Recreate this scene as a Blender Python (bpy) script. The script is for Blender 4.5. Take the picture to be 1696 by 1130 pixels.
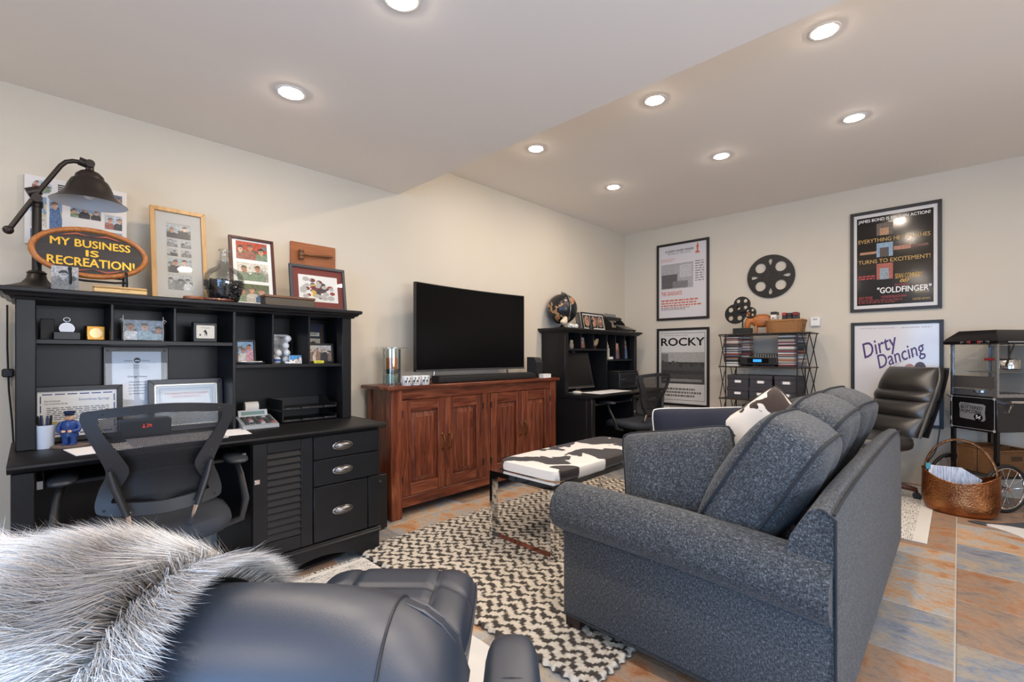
import bpy, bmesh, math, random
from mathutils import Vector, Matrix
for _o in list(bpy.data.objects): bpy.data.objects.remove(_o)
scene = bpy.context.scene
C = scene.collection
PI = math.pi
# ---------------------------------------------------------------- camera, world, light
YAW = math.atan(740 / 768.4); SN, CS = math.sin(YAW), math.cos(YAW)
cam_d = bpy.data.cameras.new('camera'); cam_d.lens = 36 * 768.4 / 1696; cam_d.sensor_width = 36
cam_d.shift_y = 23 / 1696; cam_d.clip_start = 0.02
cam = bpy.data.objects.new('camera', cam_d); C.objects.link(cam)
cam.location = (3.24, 0, 1.165); cam.rotation_euler = (PI / 2, 0, YAW)
scene.camera = cam
w = bpy.data.worlds.new('world'); scene.world = w; w.use_nodes = True
w.node_tree.nodes['Background'].inputs[0].default_value = (0.50, 0.68, 1.0, 1)
w.node_tree.nodes['Background'].inputs[1].default_value = 1.5
def area(name, loc, rot, sx, sy, power, col):
    l = bpy.data.lights.new(name, 'AREA'); l.shape = 'RECTANGLE'; l.size = sx; l.size_y = sy; l.energy = power; l.color = col
    o = bpy.data.objects.new(name, l); C.objects.link(o); o.location = loc; o.rotation_euler = rot
    return o
area('daylight', (3.9, -2.3, 1.15), (PI / 2 - .12, 0, 0), 2.9, 1.7, 125, (0.26, 0.55, 1.0))   # sky light through the patio door (faces +Y)
area('daylight_side', (6.25, 1.1, 1.35), (PI / 2 + .7, 0, PI / 2), 2.1, 1.2, 110, (0.94, 0.95, 1.0))   # daylight at the unseen side window (faces -X), tilted up to brighten the ceiling
LAMP_STRENGTH = 350
vs = scene.view_settings
vs.view_transform = 'Standard'; vs.look = 'None'; vs.gamma = 1; vs.use_curve_mapping = False
vs.exposure = -0.02
# ---------------------------------------------------------------- materials
def lin(c):
    if isinstance(c, str):
        c = tuple(int(c[i:i + 2], 16) / 255 for i in (0, 2, 4))
    return tuple(((x / 12.92) if x <= 0.04045 else ((x + 0.055) / 1.055) ** 2.4) for x in c) + (1,)
class NT:
    def __init__(s, name):
        s.m = bpy.data.materials.new(name); s.m.use_nodes = True; s.t = s.m.node_tree; s.N = s.t.nodes
        s.b = s.N['Principled BSDF']; s._tc = None
    def n(s, typ, **kw):
        x = s.N.new(typ)
        for k, v in kw.items():
            if k in x.inputs.keys(): x.inputs[k].default_value = v
            else: setattr(x, k, v)
        return x
    def l(s, a, b): s.t.links.new(a, b)
    def coord(s, scale=(1, 1, 1), rnd=False, rot=(0, 0, 0)):
        tc = s.n('ShaderNodeTexCoord'); mp = s.n('ShaderNodeMapping'); mp.inputs['Scale'].default_value = scale; mp.inputs['Rotation'].default_value = rot
        s.l(tc.outputs['Object'], mp.inputs['Vector'])
        if rnd:
            oi = s.n('ShaderNodeObjectInfo'); mu = s.n('ShaderNodeMath', operation='MULTIPLY'); mu.inputs[1].default_value = 37.0
            s.l(oi.outputs['Random'], mu.inputs[0]); cx = s.n('ShaderNodeCombineXYZ')
            for i in range(3): s.l(mu.outputs[0], cx.inputs[i])
            s.l(cx.outputs[0], mp.inputs['Location'])
        return mp.outputs[0]
    def noise(s, vec, scale, detail=3, rough=0.55, dist=0):
        x = s.n('ShaderNodeTexNoise'); x.inputs['Scale'].default_value = scale; x.inputs['Detail'].default_value = detail
        x.inputs['Roughness'].default_value = rough; x.inputs['Distortion'].default_value = dist
        s.l(vec, x.inputs['Vector']); return x.outputs['Fac']
    def ramp(s, fac, stops, interp='LINEAR'):
        r = s.n('ShaderNodeValToRGB'); r.color_ramp.interpolation = interp; e = r.color_ramp.elements
        while len(e) < len(stops): e.new(0.5)
        for i, (p, c) in enumerate(stops): e[i].position = p; e[i].color = lin(c)
        s.l(fac, r.inputs[0]); return r.outputs[0]
    def bump(s, fac, strength=0.3, dist=0.002):
        b = s.n('ShaderNodeBump'); b.inputs['Strength'].default_value = strength; b.inputs['Distance'].default_value = dist
        s.l(fac, b.inputs['Height']); s.l(b.outputs[0], s.b.inputs['Normal'])
    def math(s, op, a, b=None):
        x = s.n('ShaderNodeMath', operation=op)
        for i, v in enumerate((a, b)):
            if v is None: continue
            if isinstance(v, (int, float)): x.inputs[i].default_value = v
            else: s.l(v, x.inputs[i])
        return x.outputs[0]
    def mix(s, fac, a, b):
        x = s.n('ShaderNodeMix', data_type='RGBA')
        if isinstance(fac, (int, float)): x.inputs[0].default_value = fac
        else: s.l(fac, x.inputs[0])
        for i, v in ((6, a), (7, b)):
            if isinstance(v, (str, tuple)): x.inputs[i].default_value = lin(v)
            else: s.l(v, x.inputs[i])
        return x.outputs[2]
    def color(s, out): s.l(out, s.b.inputs['Base Color'])
MATS = {}
def mat(name, c, rough=0.5, metal=0.0, var=0.0, bump=0.0, bscale=300, spec=0.5, coat=0.0):
    if name in MATS: return MATS[name]
    k = NT(name); k.b.inputs['Base Color'].default_value = lin(c); k.b.inputs['Roughness'].default_value = rough
    k.b.inputs['Metallic'].default_value = metal; k.b.inputs['Specular IOR Level'].default_value = spec
    k.b.inputs['Coat Weight'].default_value = coat
    v = k.coord()
    cc = lin(c)
    if var:
        f = k.noise(v, 14, 4)
        r = k.n('ShaderNodeValToRGB'); r.color_ramp.elements[0].position = .3; r.color_ramp.elements[1].position = .7
        r.color_ramp.elements[0].color = tuple(x * (1 - var) for x in cc[:3]) + (1,); r.color_ramp.elements[1].color = tuple(min(1, x * (1 + var)) for x in cc[:3]) + (1,)
        k.l(f, r.inputs[0]); k.color(r.outputs[0])
    else:
        f2 = k.noise(v, 60, 2)
        r = k.n('ShaderNodeMapRange'); r.inputs['To Min'].default_value = max(0, rough - .03); r.inputs['To Max'].default_value = min(1, rough + .03)
        k.l(f2, r.inputs['Value']); k.l(r.outputs[0], k.b.inputs['Roughness'])
    if bump: k.bump(k.noise(v, bscale, 3), bump, 0.001)
    MATS[name] = k.m
    return k.m
def col(c, rough=0.5):
    return mat('paint_' + c + ('' if rough == .5 else '_%d' % int(rough * 100)), c, rough)
def emis(name, c, st):
    if name in MATS: return MATS[name]
    k = NT(name); k.b.inputs['Base Color'].default_value = lin(c); k.b.inputs['Emission Color'].default_value = lin(c); k.b.inputs['Emission Strength'].default_value = st
    MATS[name] = k.m; return k.m
def glass(name, c=(1, 1, 1), alpha=0.12, rough=0.0):
    # thin clear pane: mostly see-through with a fresnel gloss
    if name in MATS: return MATS[name]
    k = NT(name); t = k.t
    tr = k.n('ShaderNodeBsdfTransparent'); tr.inputs[0].default_value = (c[0], c[1], c[2], 1)
    gl = k.n('ShaderNodeBsdfGlossy'); gl.inputs['Roughness'].default_value = rough
    lw = k.n('ShaderNodeLayerWeight'); lw.inputs['Blend'].default_value = 0.25
    mr = k.n('ShaderNodeMapRange'); mr.inputs['To Min'].default_value = alpha * .5; mr.inputs['To Max'].default_value = min(1, alpha * 4)
    k.l(lw.outputs['Fresnel'], mr.inputs['Value'])
    mx = k.n('ShaderNodeMixShader'); k.l(mr.outputs[0], mx.inputs[0]); k.l(tr.outputs[0], mx.inputs[1]); k.l(gl.outputs[0], mx.inputs[2])
    k.l(mx.outputs[0], k.N['Material Output'].inputs['Surface'])
    MATS[name] = k.m; return k.m
# wood with grain along an axis
def wood(name, dark, mid, light, axis=2, scale=9, rough=0.4, stretch=14):
    if name in MATS: return MATS[name]
    k = NT(name); sc = [1, 1, 1]
    for i in range(3): sc[i] = 1 if i == axis else stretch
    v = k.coord(tuple(sc), True)
    f = k.noise(v, scale * .35, 6, .65, 1.2)
    cc = k.ramp(f, [(.3, dark), (.5, mid), (.72, light)])
    v2 = k.coord((1, 1, 1), True); f2 = k.noise(v2, 3, 3)
    oi = k.n('ShaderNodeObjectInfo')
    hs = k.n('ShaderNodeHueSaturation'); k.l(cc, hs.inputs['Color'])
    mr = k.n('ShaderNodeMapRange'); mr.inputs['To Min'].default_value = .72; mr.inputs['To Max'].default_value = 1.3
    k.l(k.math('MULTIPLY_ADD', f2, .6), mr.inputs['Value'])
    k.l(k.math('ADD', k.math('MULTIPLY', f2, .6), k.math('MULTIPLY', oi.outputs['Random'], .4)), mr.inputs['Value'])
    k.l(mr.outputs[0], hs.inputs['Value']); k.color(hs.outputs[0])
    k.b.inputs['Roughness'].default_value = rough; k.bump(f, .12, .001)
    MATS[name] = k.m; return k.m
BLACKWOOD = mat('black_painted_wood', '1a1a1c', .36, var=.12, bump=.05, bscale=120, spec=.3)
BLACKPL = mat('black_plastic', '17181a', .42)
BLACKM = mat('black_metal', '1c1b1b', .4, .3)
CHROME = mat('chrome', 'e8e8ea', .06, 1)
NICKEL = mat('brushed_nickel', '8d8c8e', .3, 1)
BRASS = mat('antique_brass', '8a6a3c', .35, 1)
WHITE = mat('white_paint', 'e9e7e3', .5)
PAPER = mat('paper', 'eeeef0', .7)
GLASS = glass('clear_glass', (.97, .985, .98), .02)
PLEX = glass('acrylic', (.96, .97, .98), .02)
# ---------------------------------------------------------------- geometry helpers
class G:
    def __init__(s, org=(0, 0, 0)): s.o = Vector(org); s.V = []; s.F = []; s.I = []; s.mi = 0
    def add(s, vs, fs):
        b = len(s.V); s.V += [tuple(Vector(v) - s.o) for v in vs]; s.F += [tuple(b + i for i in f) for f in fs]; s.I += [s.mi] * len(fs); return s
    def box(s, x0, y0, z0, x1, y1, z1):
        vs = [(x, y, z) for x in (x0, x1) for y in (y0, y1) for z in (z0, z1)]
        return s.add(vs, [(0, 1, 3, 2), (4, 6, 7, 5), (0, 4, 5, 1), (2, 3, 7, 6), (0, 2, 6, 4), (1, 5, 7, 3)])
    def cbox(s, x0, y0, z0, x1, y1, z1, c=.004):
        # chamfered box
        X, Y, Z = (x0, x1), (y0, y1), (z0, z1); c = min(c, abs(x1 - x0) * .45, abs(y1 - y0) * .45, abs(z1 - z0) * .45)
        vs = []; idx = {}
        for i in range(2):
            for j in range(2):
                for k in range(2):
                    sx, sy, sz = (c if i == 0 else -c), (c if j == 0 else -c), (c if k == 0 else -c)
                    for a, p in (('x', (X[i], Y[j] + sy, Z[k] + sz)), ('y', (X[i] + sx, Y[j], Z[k] + sz)), ('z', (X[i] + sx, Y[j] + sy, Z[k]))):
                        idx[(i, j, k, a)] = len(vs); vs.append(p)
        f = []
        q = [(0, 0), (1, 0), (1, 1), (0, 1)]
        for i in range(2):
            f.append([idx[(i, a, b, 'x')] for a, b in q]); f.append([idx[(a, i, b, 'y')] for a, b in q]); f.append([idx[(a, b, i, 'z')] for a, b in q])
        for a in range(2):
            for b in range(2):
                f.append([idx[(0, a, b, 'y')], idx[(1, a, b, 'y')], idx[(1, a, b, 'z')], idx[(0, a, b, 'z')]])
                f.append([idx[(a, 0, b, 'x')], idx[(a, 1, b, 'x')], idx[(a, 1, b, 'z')], idx[(a, 0, b, 'z')]])
                f.append([idx[(a, b, 0, 'x')], idx[(a, b, 1, 'x')], idx[(a, b, 1, 'y')], idx[(a, b, 0, 'y')]])
                for k in range(2): f.append([idx[(a, b, k, 'x')], idx[(a, b, k, 'y')], idx[(a, b, k, 'z')]])
        return s.add(vs, f)
    def tube(s, pts, r, n=10, closed=False, cap=True, flat=1.0):
        P = [Vector(p) for p in pts]; m = len(P); R = r if isinstance(r, (list, tuple)) else [r] * m
        vs = []; nrm = None
        for i in range(m):
            if closed: t = P[(i + 1) % m] - P[i - 1]
            else: t = P[min(i + 1, m - 1)] - P[max(i - 1, 0)]
            t.normalize()
            if nrm is None:
                a = Vector((0, 0, 1)) if abs(t.z) < .9 else Vector((1, 0, 0)); nrm = (a - t * a.dot(t)).normalized()
            else:
                nrm = (nrm - t * nrm.dot(t)).normalized()
            bi = t.cross(nrm)
            for k in range(n):
                a = 2 * PI * k / n; vs.append(P[i] + (nrm * math.cos(a) * flat + bi * math.sin(a)) * R[i])
        f = []
        for i in range(m if closed else m - 1):
            j = (i + 1) % m
            for k in range(n): f.append((i * n + k, i * n + (k + 1) % n, j * n + (k + 1) % n, j * n + k))
        if cap and not closed: f.append(tuple(range(n - 1, -1, -1))); f.append(tuple((m - 1) * n + k for k in range(n)))
        return s.add(vs, f)
    def cyl(s, p0, p1, r0, r1=None, n=20): return s.tube([p0, p1], [r0, r0 if r1 is None else r1], n)
    def lathe(s, prof, c=(0, 0, 0), n=28, axis='z', sx=1.0, sy=1.0, cap=True):
        vs = []; m = len(prof)
        for r, z in prof:
            for k in range(n):
                a = 2 * PI * k / n; p = (r * math.cos(a) * sx, r * math.sin(a) * sy, z)
                if axis == 'y': p = (p[0], -p[2], p[1])
                elif axis == 'x': p = (p[2], p[0], p[1])
                vs.append((p[0] + c[0], p[1] + c[1], p[2] + c[2]))
        f = [(i * n + k, i * n + (k + 1) % n, (i + 1) * n + (k + 1) % n, (i + 1) * n + k) for i in range(m - 1) for k in range(n)]
        if cap:
            if prof[0][0] > 1e-6: f.append(tuple(range(n - 1, -1, -1)))
            if prof[-1][0] > 1e-6: f.append(tuple((m - 1) * n + k for k in range(n)))
        return s.add(vs, f)
    def prism(s, poly, a, b, axis='y'):
        n = len(poly)
        def P(p, h): return {'y': (p[0], h, p[1]), 'x': (h, p[0], p[1]), 'z': (p[0], p[1], h)}[axis]
        vs = [P(p, a) for p in poly] + [P(p, b) for p in poly]
        f = [tuple(range(n)), tuple(range(2 * n - 1, n - 1, -1))] + [(i, (i + 1) % n, n + (i + 1) % n, n + i) for i in range(n)]
        return s.add(vs, f)
    def flat(s, poly, h, axis='y'):
        def P(p): return {'y': (p[0], h, p[1]), 'x': (h, p[0], p[1]), 'z': (p[0], p[1], h)}[axis]
        return s.add([P(p) for p in poly], [tuple(range(len(poly)))])
    def surf(s, fn, nu, nv, cu=False, cv=False):
        vs = [fn(i / (nu if cu else nu - 1), j / (nv if cv else nv - 1)) for i in range(nu) for j in range(nv)]
        f = []
        for i in range(nu if cu else nu - 1):
            for j in range(nv if cv else nv - 1):
                a, b = (i + 1) % nu, (j + 1) % nv; f.append((i * nv + j, a * nv + j, a * nv + b, i * nv + b))
        return s.add(vs, f)
    def ell(s, c, r, nu=16, nv=10, e=1.0, M=None):
        def sp(x): return math.copysign(abs(x) ** e, x)
        vs = []; f = []
        for j in range(nv + 1):
            th = PI * j / nv - PI / 2
            for i in range(nu):
                a = 2 * PI * i / nu
                p = Vector((r[0] * sp(math.cos(th)) * sp(math.cos(a)), r[1] * sp(math.cos(th)) * sp(math.sin(a)), r[2] * sp(math.sin(th))))
                if M is not None: p = M @ p
                vs.append(p + Vector(c))
        for j in range(nv):
            for i in range(nu): f.append((j * nu + i, j * nu + (i + 1) % nu, (j + 1) * nu + (i + 1) % nu, (j + 1) * nu + i))
        return s.add(vs, f)
    def mesh(s, name, smooth=40):
        me = bpy.data.meshes.new(name); me.from_pydata(s.V, [], s.F)
        bm = bmesh.new(); bm.from_mesh(me); bmesh.ops.remove_doubles(bm, verts=bm.verts, dist=1e-6)
        bmesh.ops.recalc_face_normals(bm, faces=bm.faces); bm.to_mesh(me); bm.free()
        if smooth and len(me.polygons):
            me.polygons.foreach_set('use_smooth', [True] * len(me.polygons)); me.set_sharp_from_angle(angle=math.radians(smooth))
        return me
def build(name, g, m, parent=None, smooth=40):
    if isinstance(m, (list, tuple)):
        me = bpy.data.meshes.new(name); me.from_pydata(g.V, [], g.F); me.polygons.foreach_set('material_index', g.I)
        for x in m: me.materials.append(x)
        if smooth: me.polygons.foreach_set('use_smooth', [True] * len(me.polygons)); me.set_sharp_from_angle(angle=math.radians(smooth))
    else:
        me = g.mesh(name, smooth); me.materials.append(m)
    o = bpy.data.objects.new(name, me); C.objects.link(o)
    if parent is not None: o.parent = parent
    return o
def tag(o, label, cat, group=None):
    o['label'] = label; o['category'] = cat
    if group: o['group'] = group
    return o
def thing(name, label, cat, loc=(0, 0, 0), rz=0, group=None, rx=0):
    o = bpy.data.objects.new(name, None); C.objects.link(o); o.location = loc; o.rotation_euler = (rx, 0, rz); o.empty_display_size = .05
    return tag(o, label, cat, group)
def struct(o): o['kind'] = 'structure'; return o
def bevel(o, w=.004, seg=2):
    b = o.modifiers.new('bevel', 'BEVEL'); b.width = w; b.segments = seg; b.limit_method = 'ANGLE'; b.angle_limit = math.radians(40); return o
def subsurf(o, n=1):
    b = o.modifiers.new('subsurf', 'SUBSURF'); b.levels = n; b.render_levels = n; return o
def copy_tree(o, parent=None):
    c = o.copy(); C.objects.link(c); c.parent = parent
    for ch in list(o.children): copy_tree(ch, c)
    return c
def text(parent, name, s, box, m, y=-.001, ext=.0006, bold=0, shear=0, plane='xz', fit=True, rot=0):
    """flat lettering inside box (x0,z0,x1,z1) of a panel whose front is local -y"""
    cu = bpy.data.curves.new('lettering', 'FONT'); cu.body = s; cu.size = 1; cu.extrude = 0; cu.offset = 0; cu.shear = shear; cu.resolution_u = 3
    cu.align_x = 'LEFT'
    ob = bpy.data.objects.new('lettering', cu); me = bpy.data.meshes.new_from_object(ob)
    bpy.data.objects.remove(ob); bpy.data.curves.remove(cu)
    xs = [v.co.x for v in me.vertices]; ys = [v.co.y for v in me.vertices]
    if not xs: return None
    a0, a1, b0, b1 = min(xs), max(xs), min(ys), max(ys); x0, z0, x1, z1 = box
    ca, sa = math.cos(rot), math.sin(rot); cxm, czm = (x0 + x1) / 2, (z0 + z1) / 2
    for v in me.vertices:
        px = x0 + (v.co.x - a0) / (a1 - a0) * (x1 - x0); pz = z0 + (v.co.y - b0) / (b1 - b0) * (z1 - z0)
        if rot:
            dx, dz = px - cxm, pz - czm; px, pz = cxm + dx * ca - dz * sa, czm + dx * sa + dz * ca
        v.co = (px, y, pz) if plane == 'xz' else (px, pz, y)
    if bold:      # heavier strokes: the outlines laid over each other, slightly shifted
        sc = (x1 - x0) / (a1 - a0); d = min(bold, .03) * .8 * sc + .0; nv = len(me.vertices); V0 = [tuple(v.co) for v in me.vertices]; F0 = [tuple(p.vertices) for p in me.polygons]; V1 = []; F1 = []
        for k_, (ux, uz) in enumerate(((0, 0), (1, 0), (-1, 0), (0, .8), (0, -.8))):
            V1 += [(p[0] + ux * d, p[1] - .00002 * k_, p[2] + uz * d) if plane == 'xz' else (p[0] + ux * d, p[1] + uz * d, p[2]) for p in V0]; F1 += [tuple(i + k_ * nv for i in f) for f in F0]
        me = bpy.data.meshes.new(name); me.from_pydata(V1, [], F1)
    me.materials.clear(); me.materials.append(m); me.name = name
    o = bpy.data.objects.new(name, me); C.objects.link(o); o.parent = parent
    return o
def greeked(parent, name, box, m, rows, y=-.001, seed=0, fill=.55, words=7):
    """print too small to read: rows of short dashes"""
    r = random.Random(seed); x0, z0, x1, z1 = box; g = G(); h = (z1 - z0) / rows
    for i in range(rows):
        zt = z1 - i * h; x = x0; mx = x1 - r.random() * .2 * (x1 - x0) * (i == rows - 1)
        while x < mx:
            wd = (x1 - x0) / words * r.uniform(.4, 1.2); e = min(x + wd, mx)
            g.flat([(x, zt - h * fill), (e, zt - h * fill), (e, zt), (x, zt)], y); x = e + (x1 - x0) / words * .22
    return build(name, g, m, parent, 0)
def prt(h):
    """printed photo ink: the flat colour broken up by blurry tonal mottling"""
    nm = 'print_' + h
    if nm in MATS: return MATS[nm]
    k = NT(nm); v = k.coord((1, 1, 1)); f = k.noise(v, 95, 5, .7, .8); cc = lin(h)
    r = k.n('ShaderNodeValToRGB'); r.color_ramp.elements[0].position = .32; r.color_ramp.elements[1].position = .68
    r.color_ramp.elements[0].color = tuple(x * .45 for x in cc[:3]) + (1,); r.color_ramp.elements[1].color = tuple(min(1, x * 1.45 + .02) for x in cc[:3]) + (1,)
    k.l(f, r.inputs[0]); k.color(r.outputs[0]); k.b.inputs['Roughness'].default_value = .35; MATS[nm] = k.m; return k.m
def photo(parent, name, x0, z0, x1, z1, y, seed, bg=('9fb4c8', '8a7f6a'), shirts=('4f6a90', '9a5f50', 'c4c0b8', '34343a', '7a8a72'), n=3, bw=False, oval=False, skin=('c8937a', 'b07c60', 'd0a488')):
    """a small snapshot as a flat print: backdrop, scenery and a few loosely drawn people"""
    r = random.Random(seed); cols = []; g = G(); lay = [0]
    def c(h):
        if bw:
            v = sum(int(h[i:i + 2], 16) for i in (0, 2, 4)) // 3; h = '%02x%02x%02x' % (v, v, v)
        mm = prt(h)
        if mm not in cols: cols.append(mm)
        g.mi = cols.index(mm)
    w_, h_ = x1 - x0, z1 - z0; cx_, cz_ = (x0 + x1) / 2, (z0 + z1) / 2
    def clip(p):
        if oval:
            dx, dz = (p[0] - cx_) / (w_ / 2), (p[1] - cz_) / (h_ / 2); q = math.hypot(dx, dz)
            if q > 1: return (cx_ + dx / q * w_ / 2, cz_ + dz / q * h_ / 2)
            return p
        return (min(max(p[0], x0), x1), min(max(p[1], z0), z1))
    def poly(P): lay[0] += 1; g.flat([clip(p) for p in P], y - .00003 * lay[0])
    def blob(bx, bz, rx, rz, nn=12, jit=0): poly([(bx + rx * (1 + r.uniform(-jit, jit)) * math.cos(2 * PI * i / nn + .3), bz + rz * (1 + r.uniform(-jit, jit)) * math.sin(2 * PI * i / nn + .3)) for i in range(nn)])
    c(bg[0])
    if oval: g.flat([(cx_ + w_ / 2 * math.cos(2 * PI * i / 24), cz_ + h_ / 2 * math.sin(2 * PI * i / 24)) for i in range(24)], y)
    else: g.flat([(x0, z0), (x1, z0), (x1, z1), (x0, z1)], y)
    c(bg[1]); zz = z0 + h_ * r.uniform(.35, .6)
    poly([(x0, z0), (x1, z0), (x1, zz + h_ * r.uniform(-.1, .1)), (cx_ + w_ * .2, zz + h_ * r.uniform(-.1, .12)), (cx_ - w_ * .2, zz + h_ * r.uniform(-.1, .12)), (x0, zz)])
    for i in range(4):
        c(r.choice((bg[0], bg[1], '4a5040', '6a6a66'))); blob(r.uniform(x0, x1), r.uniform(cz_ - h_ * .2, cz_ + h_ * .25), w_ * r.uniform(.06, .16), h_ * r.uniform(.06, .14), 9, .4)
    for i in range(n):
        bx = x0 + w_ * (i + .5 + r.uniform(-.22, .22)) / n; top = z0 + h_ * r.uniform(.5, .8); hr = min(h_ * .17, w_ / n * .34); sw = min(w_ / n * .62, hr * 2.3); tl = r.uniform(-.3, .3) * hr
        c(r.choice(shirts)); poly([(bx - sw, z0), (bx - sw * 1.02, z0 + (top - z0) * .45), (bx - sw * .62, top - hr * 1.15), (bx + sw * .62, top - hr * 1.2), (bx + sw, z0 + (top - z0) * .42), (bx + sw * .9, z0)])
        c(r.choice(skin)); blob(bx + tl, top, hr * .78, hr, 12, .06); blob(bx + tl * .5, top - hr, hr * .4, hr * .4, 8)
        c(r.choice(('3a2c22', '5a4632', '1d1a18', '6a5a48'))); poly([(bx + tl + hr * .9 * math.cos(a), top + hr * .12 + hr * 1.02 * math.sin(a)) for a in [PI * k / 8 for k in range(9)]] + [(bx + tl - hr * .5, top + hr * .35), (bx + tl + hr * .4, top + hr * .45)])
        poly([(bx + tl - hr * .5, top - .02 * hr), (bx + tl + hr * .5, top + .02 * hr), (bx + tl + hr * .5, top + .14 * hr), (bx + tl - hr * .5, top + .1 * hr)])
    return build(name, g, cols, parent, 0)
def framed(name, label, loc, rz, w_, h_, fw, depth, fm, matc=None, border=0, lean=0, cat='picture', glassy=True, group=None):
    """picture frame thing standing/hanging: origin bottom centre, x right, z up, front -y. Returns (thing, inner box, y of print)"""
    t = thing(name, label, cat, loc, rz, group, lean)
    x0, x1 = -w_ / 2, w_ / 2
    for nme, p in (('frame_rail', [(x0, 0), (x1, 0), (x1 - fw, fw), (x0 + fw, fw)]), ('frame_rail', [(x0, h_), (x1, h_), (x1 - fw, h_ - fw), (x0 + fw, h_ - fw)]),
                   ('frame_stile', [(x0, 0), (x0 + fw, fw), (x0 + fw, h_ - fw), (x0, h_)]), ('frame_stile', [(x1, 0), (x1 - fw, fw), (x1 - fw, h_ - fw), (x1, h_)])):
        g = G(); g.prism(p, -depth, 0); bevel(build(nme, g, fm, t), .0015, 1)
    g = G(); g.box(x0 + fw * .5, -depth * .45, fw * .5, x1 - fw * .5, -depth * .1, h_ - fw * .5)
    build('backing', g, matc or WHITE, t)
    if glassy:
        g = G(); g.flat([(x0 + fw, fw), (x1 - fw, fw), (x1 - fw, h_ - fw), (x0 + fw, h_ - fw)], -depth * .8); build('glass_pane', g, GLASS, t)
    return t, (x0 + fw + border, fw + border, x1 - fw - border, h_ - fw - border), -depth * .45 - .0008
# ================================================================ room shell
XR, YN, YB, ZL, ZU, YD = 5.9, -2.0, 5.55, 2.453, 2.77, 2.05
def wallmat(name, c, c2):
    k = NT(name); v = k.coord()
    k.color(k.ramp(k.noise(v, 1.3, 3), [(.35, c), (.65, c2)])); k.b.inputs['Roughness'].default_value = .82
    k.bump(k.noise(v, 220, 2), .06, .001); return k.m
WALL = wallmat('wall_paint', 'd0c7b6', 'd3caba'); CEIL = wallmat('ceiling_paint', 'f2eae0', 'f4ece2')
def shell(name, boxes, m):
    g = G()
    for b in boxes: g.box(*b)
    return struct(build(name, g, m, None, 0))
shell('wall_left', [(-.12, YN - .12, -.1, 0, YB + .12, 3.0)], WALL)
shell('wall_back', [(0, YB, -.1, XR, YB + .12, 3.0)], WALL)
shell('wall_right', [(XR, YN - .12, -.1, XR + .12, 0, 3.0), (XR, 2.2, -.1, XR + .12, YB + .12, 3.0), (XR, 0, -.1, XR + .12, 2.2, .85), (XR, 0, 2.15, XR + .12, 2.2, 3.0)], WALL)
shell('wall_near', [(0, YN - .12, -.1, 2.4, YN, 3.0), (5.4, YN - .12, -.1, XR, YN, 3.0), (2.4, YN - .12, 2.15, 5.4, YN, 3.0)], WALL)
g = G(); g.prism([(YN, ZL), (YD, ZL), (YD, ZU), (YB, ZU), (YB, 3.0), (YN, 3.0)], 0, XR, 'x'); struct(build('ceiling', g, CEIL, None, 0))
# patio door behind the camera
dr = thing('door_1', 'white framed sliding glass patio door', 'door', (3.9, YN - .05, 0)); del dr['label']; del dr['category']; struct(dr)
for a, b in ((-1.5, 0.03), (-.03, 1.5)):
    yy = 0 if a < -1 else .03
    for (p0, p1, q0, q1) in ((a, a + .07, 0, 2.15), (b - .07, b, 0, 2.15), (a + .07, b - .07, 0, .08), (a + .07, b - .07, 2.07, 2.15)):
        g = G(); g.box(p0, yy - .018, q0, p1, yy + .018, q1); build('door_frame', g, WHITE, dr)
    g = G(); g.flat([(a + .07, .08), (b - .07, .08), (b - .07, 2.07), (a + .07, 2.07)], yy); build('glass_pane', g, glass('door_glass', (.97, .99, 1), .06), dr)
wd = thing('window_1', 'white framed side window', 'window', (XR + .05, 1.1, .85)); del wd['label']; del wd['category']; struct(wd)
for a in ((-1.1, 0, -1.04, 1.3), (1.04, 0, 1.1, 1.3), (-.03, 0, .03, 1.3), (-1.04, 0, 1.04, .06), (-1.04, 1.24, 1.04, 1.3)):
    build('window_frame', G().box(-.02, a[0], a[1], .02, a[2], a[3]), WHITE, wd)
for a, b in ((-1.04, -.03), (.03, 1.04)): build('glass_pane', G().flat([(a, .06), (b, .06), (b, 1.24), (a, 1.24)], 0, 'x'), glass('door_glass'), wd)
# tiles
def tilemat():
    k = NT('slate_tile'); v = k.coord((.9, 1.35, 1), True)
    f = k.noise(v, 5.5, 9, .74, .5)
    base = k.ramp(f, [(.28, '868b92'), (.40, 'afb5bb'), (.47, 'c2b8a9'), (.54, 'cfa680'), (.62, 'c08656'), (.76, '94664a')])
    oi = k.n('ShaderNodeObjectInfo')
    alt = k.ramp(f, [(.28, '5a4e48'), (.42, '97867a'), (.52, 'b0937a'), (.62, 'ac7650'), (.76, '7a5040')])
    alt2 = k.ramp(f, [(.28, '5d636e'), (.45, '8e97a3'), (.58, 'b7a993'), (.70, 'b98a60')])
    r1 = k.math('GREATER_THAN', oi.outputs['Random'], .62); r2 = k.math('LESS_THAN', oi.outputs['Random'], .3)
    cc = k.mix(r2, k.mix(r1, base, alt), alt2)
    fine = k.noise(k.coord((1, 2.2, 1), True), 42, 6, .75)
    fl = k.n('ShaderNodeMapRange'); fl.inputs['From Min'].default_value = .52; fl.inputs['From Max'].default_value = .68; k.l(fine, fl.inputs['Value'])
    cc = k.mix(k.math('MULTIPLY', fl.outputs[0], .55), cc, '84543a')
    k.color(cc); k.b.inputs['Roughness'].default_value = .36; k.bump(k.math('ADD', f, k.math('MULTIPLY', fine, .4)), .14, .003)
    return k.m
TILE = tilemat()
g = G(); g.box(-.1, YN - .12, -.1, XR + .1, YB + .1, -.003)
floor = struct(build('floor', g, mat('grout', 'cdc8c0', .8, bump=.1), None, 0))
TS, PIT = .459, .4645; tcache = {}
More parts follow.
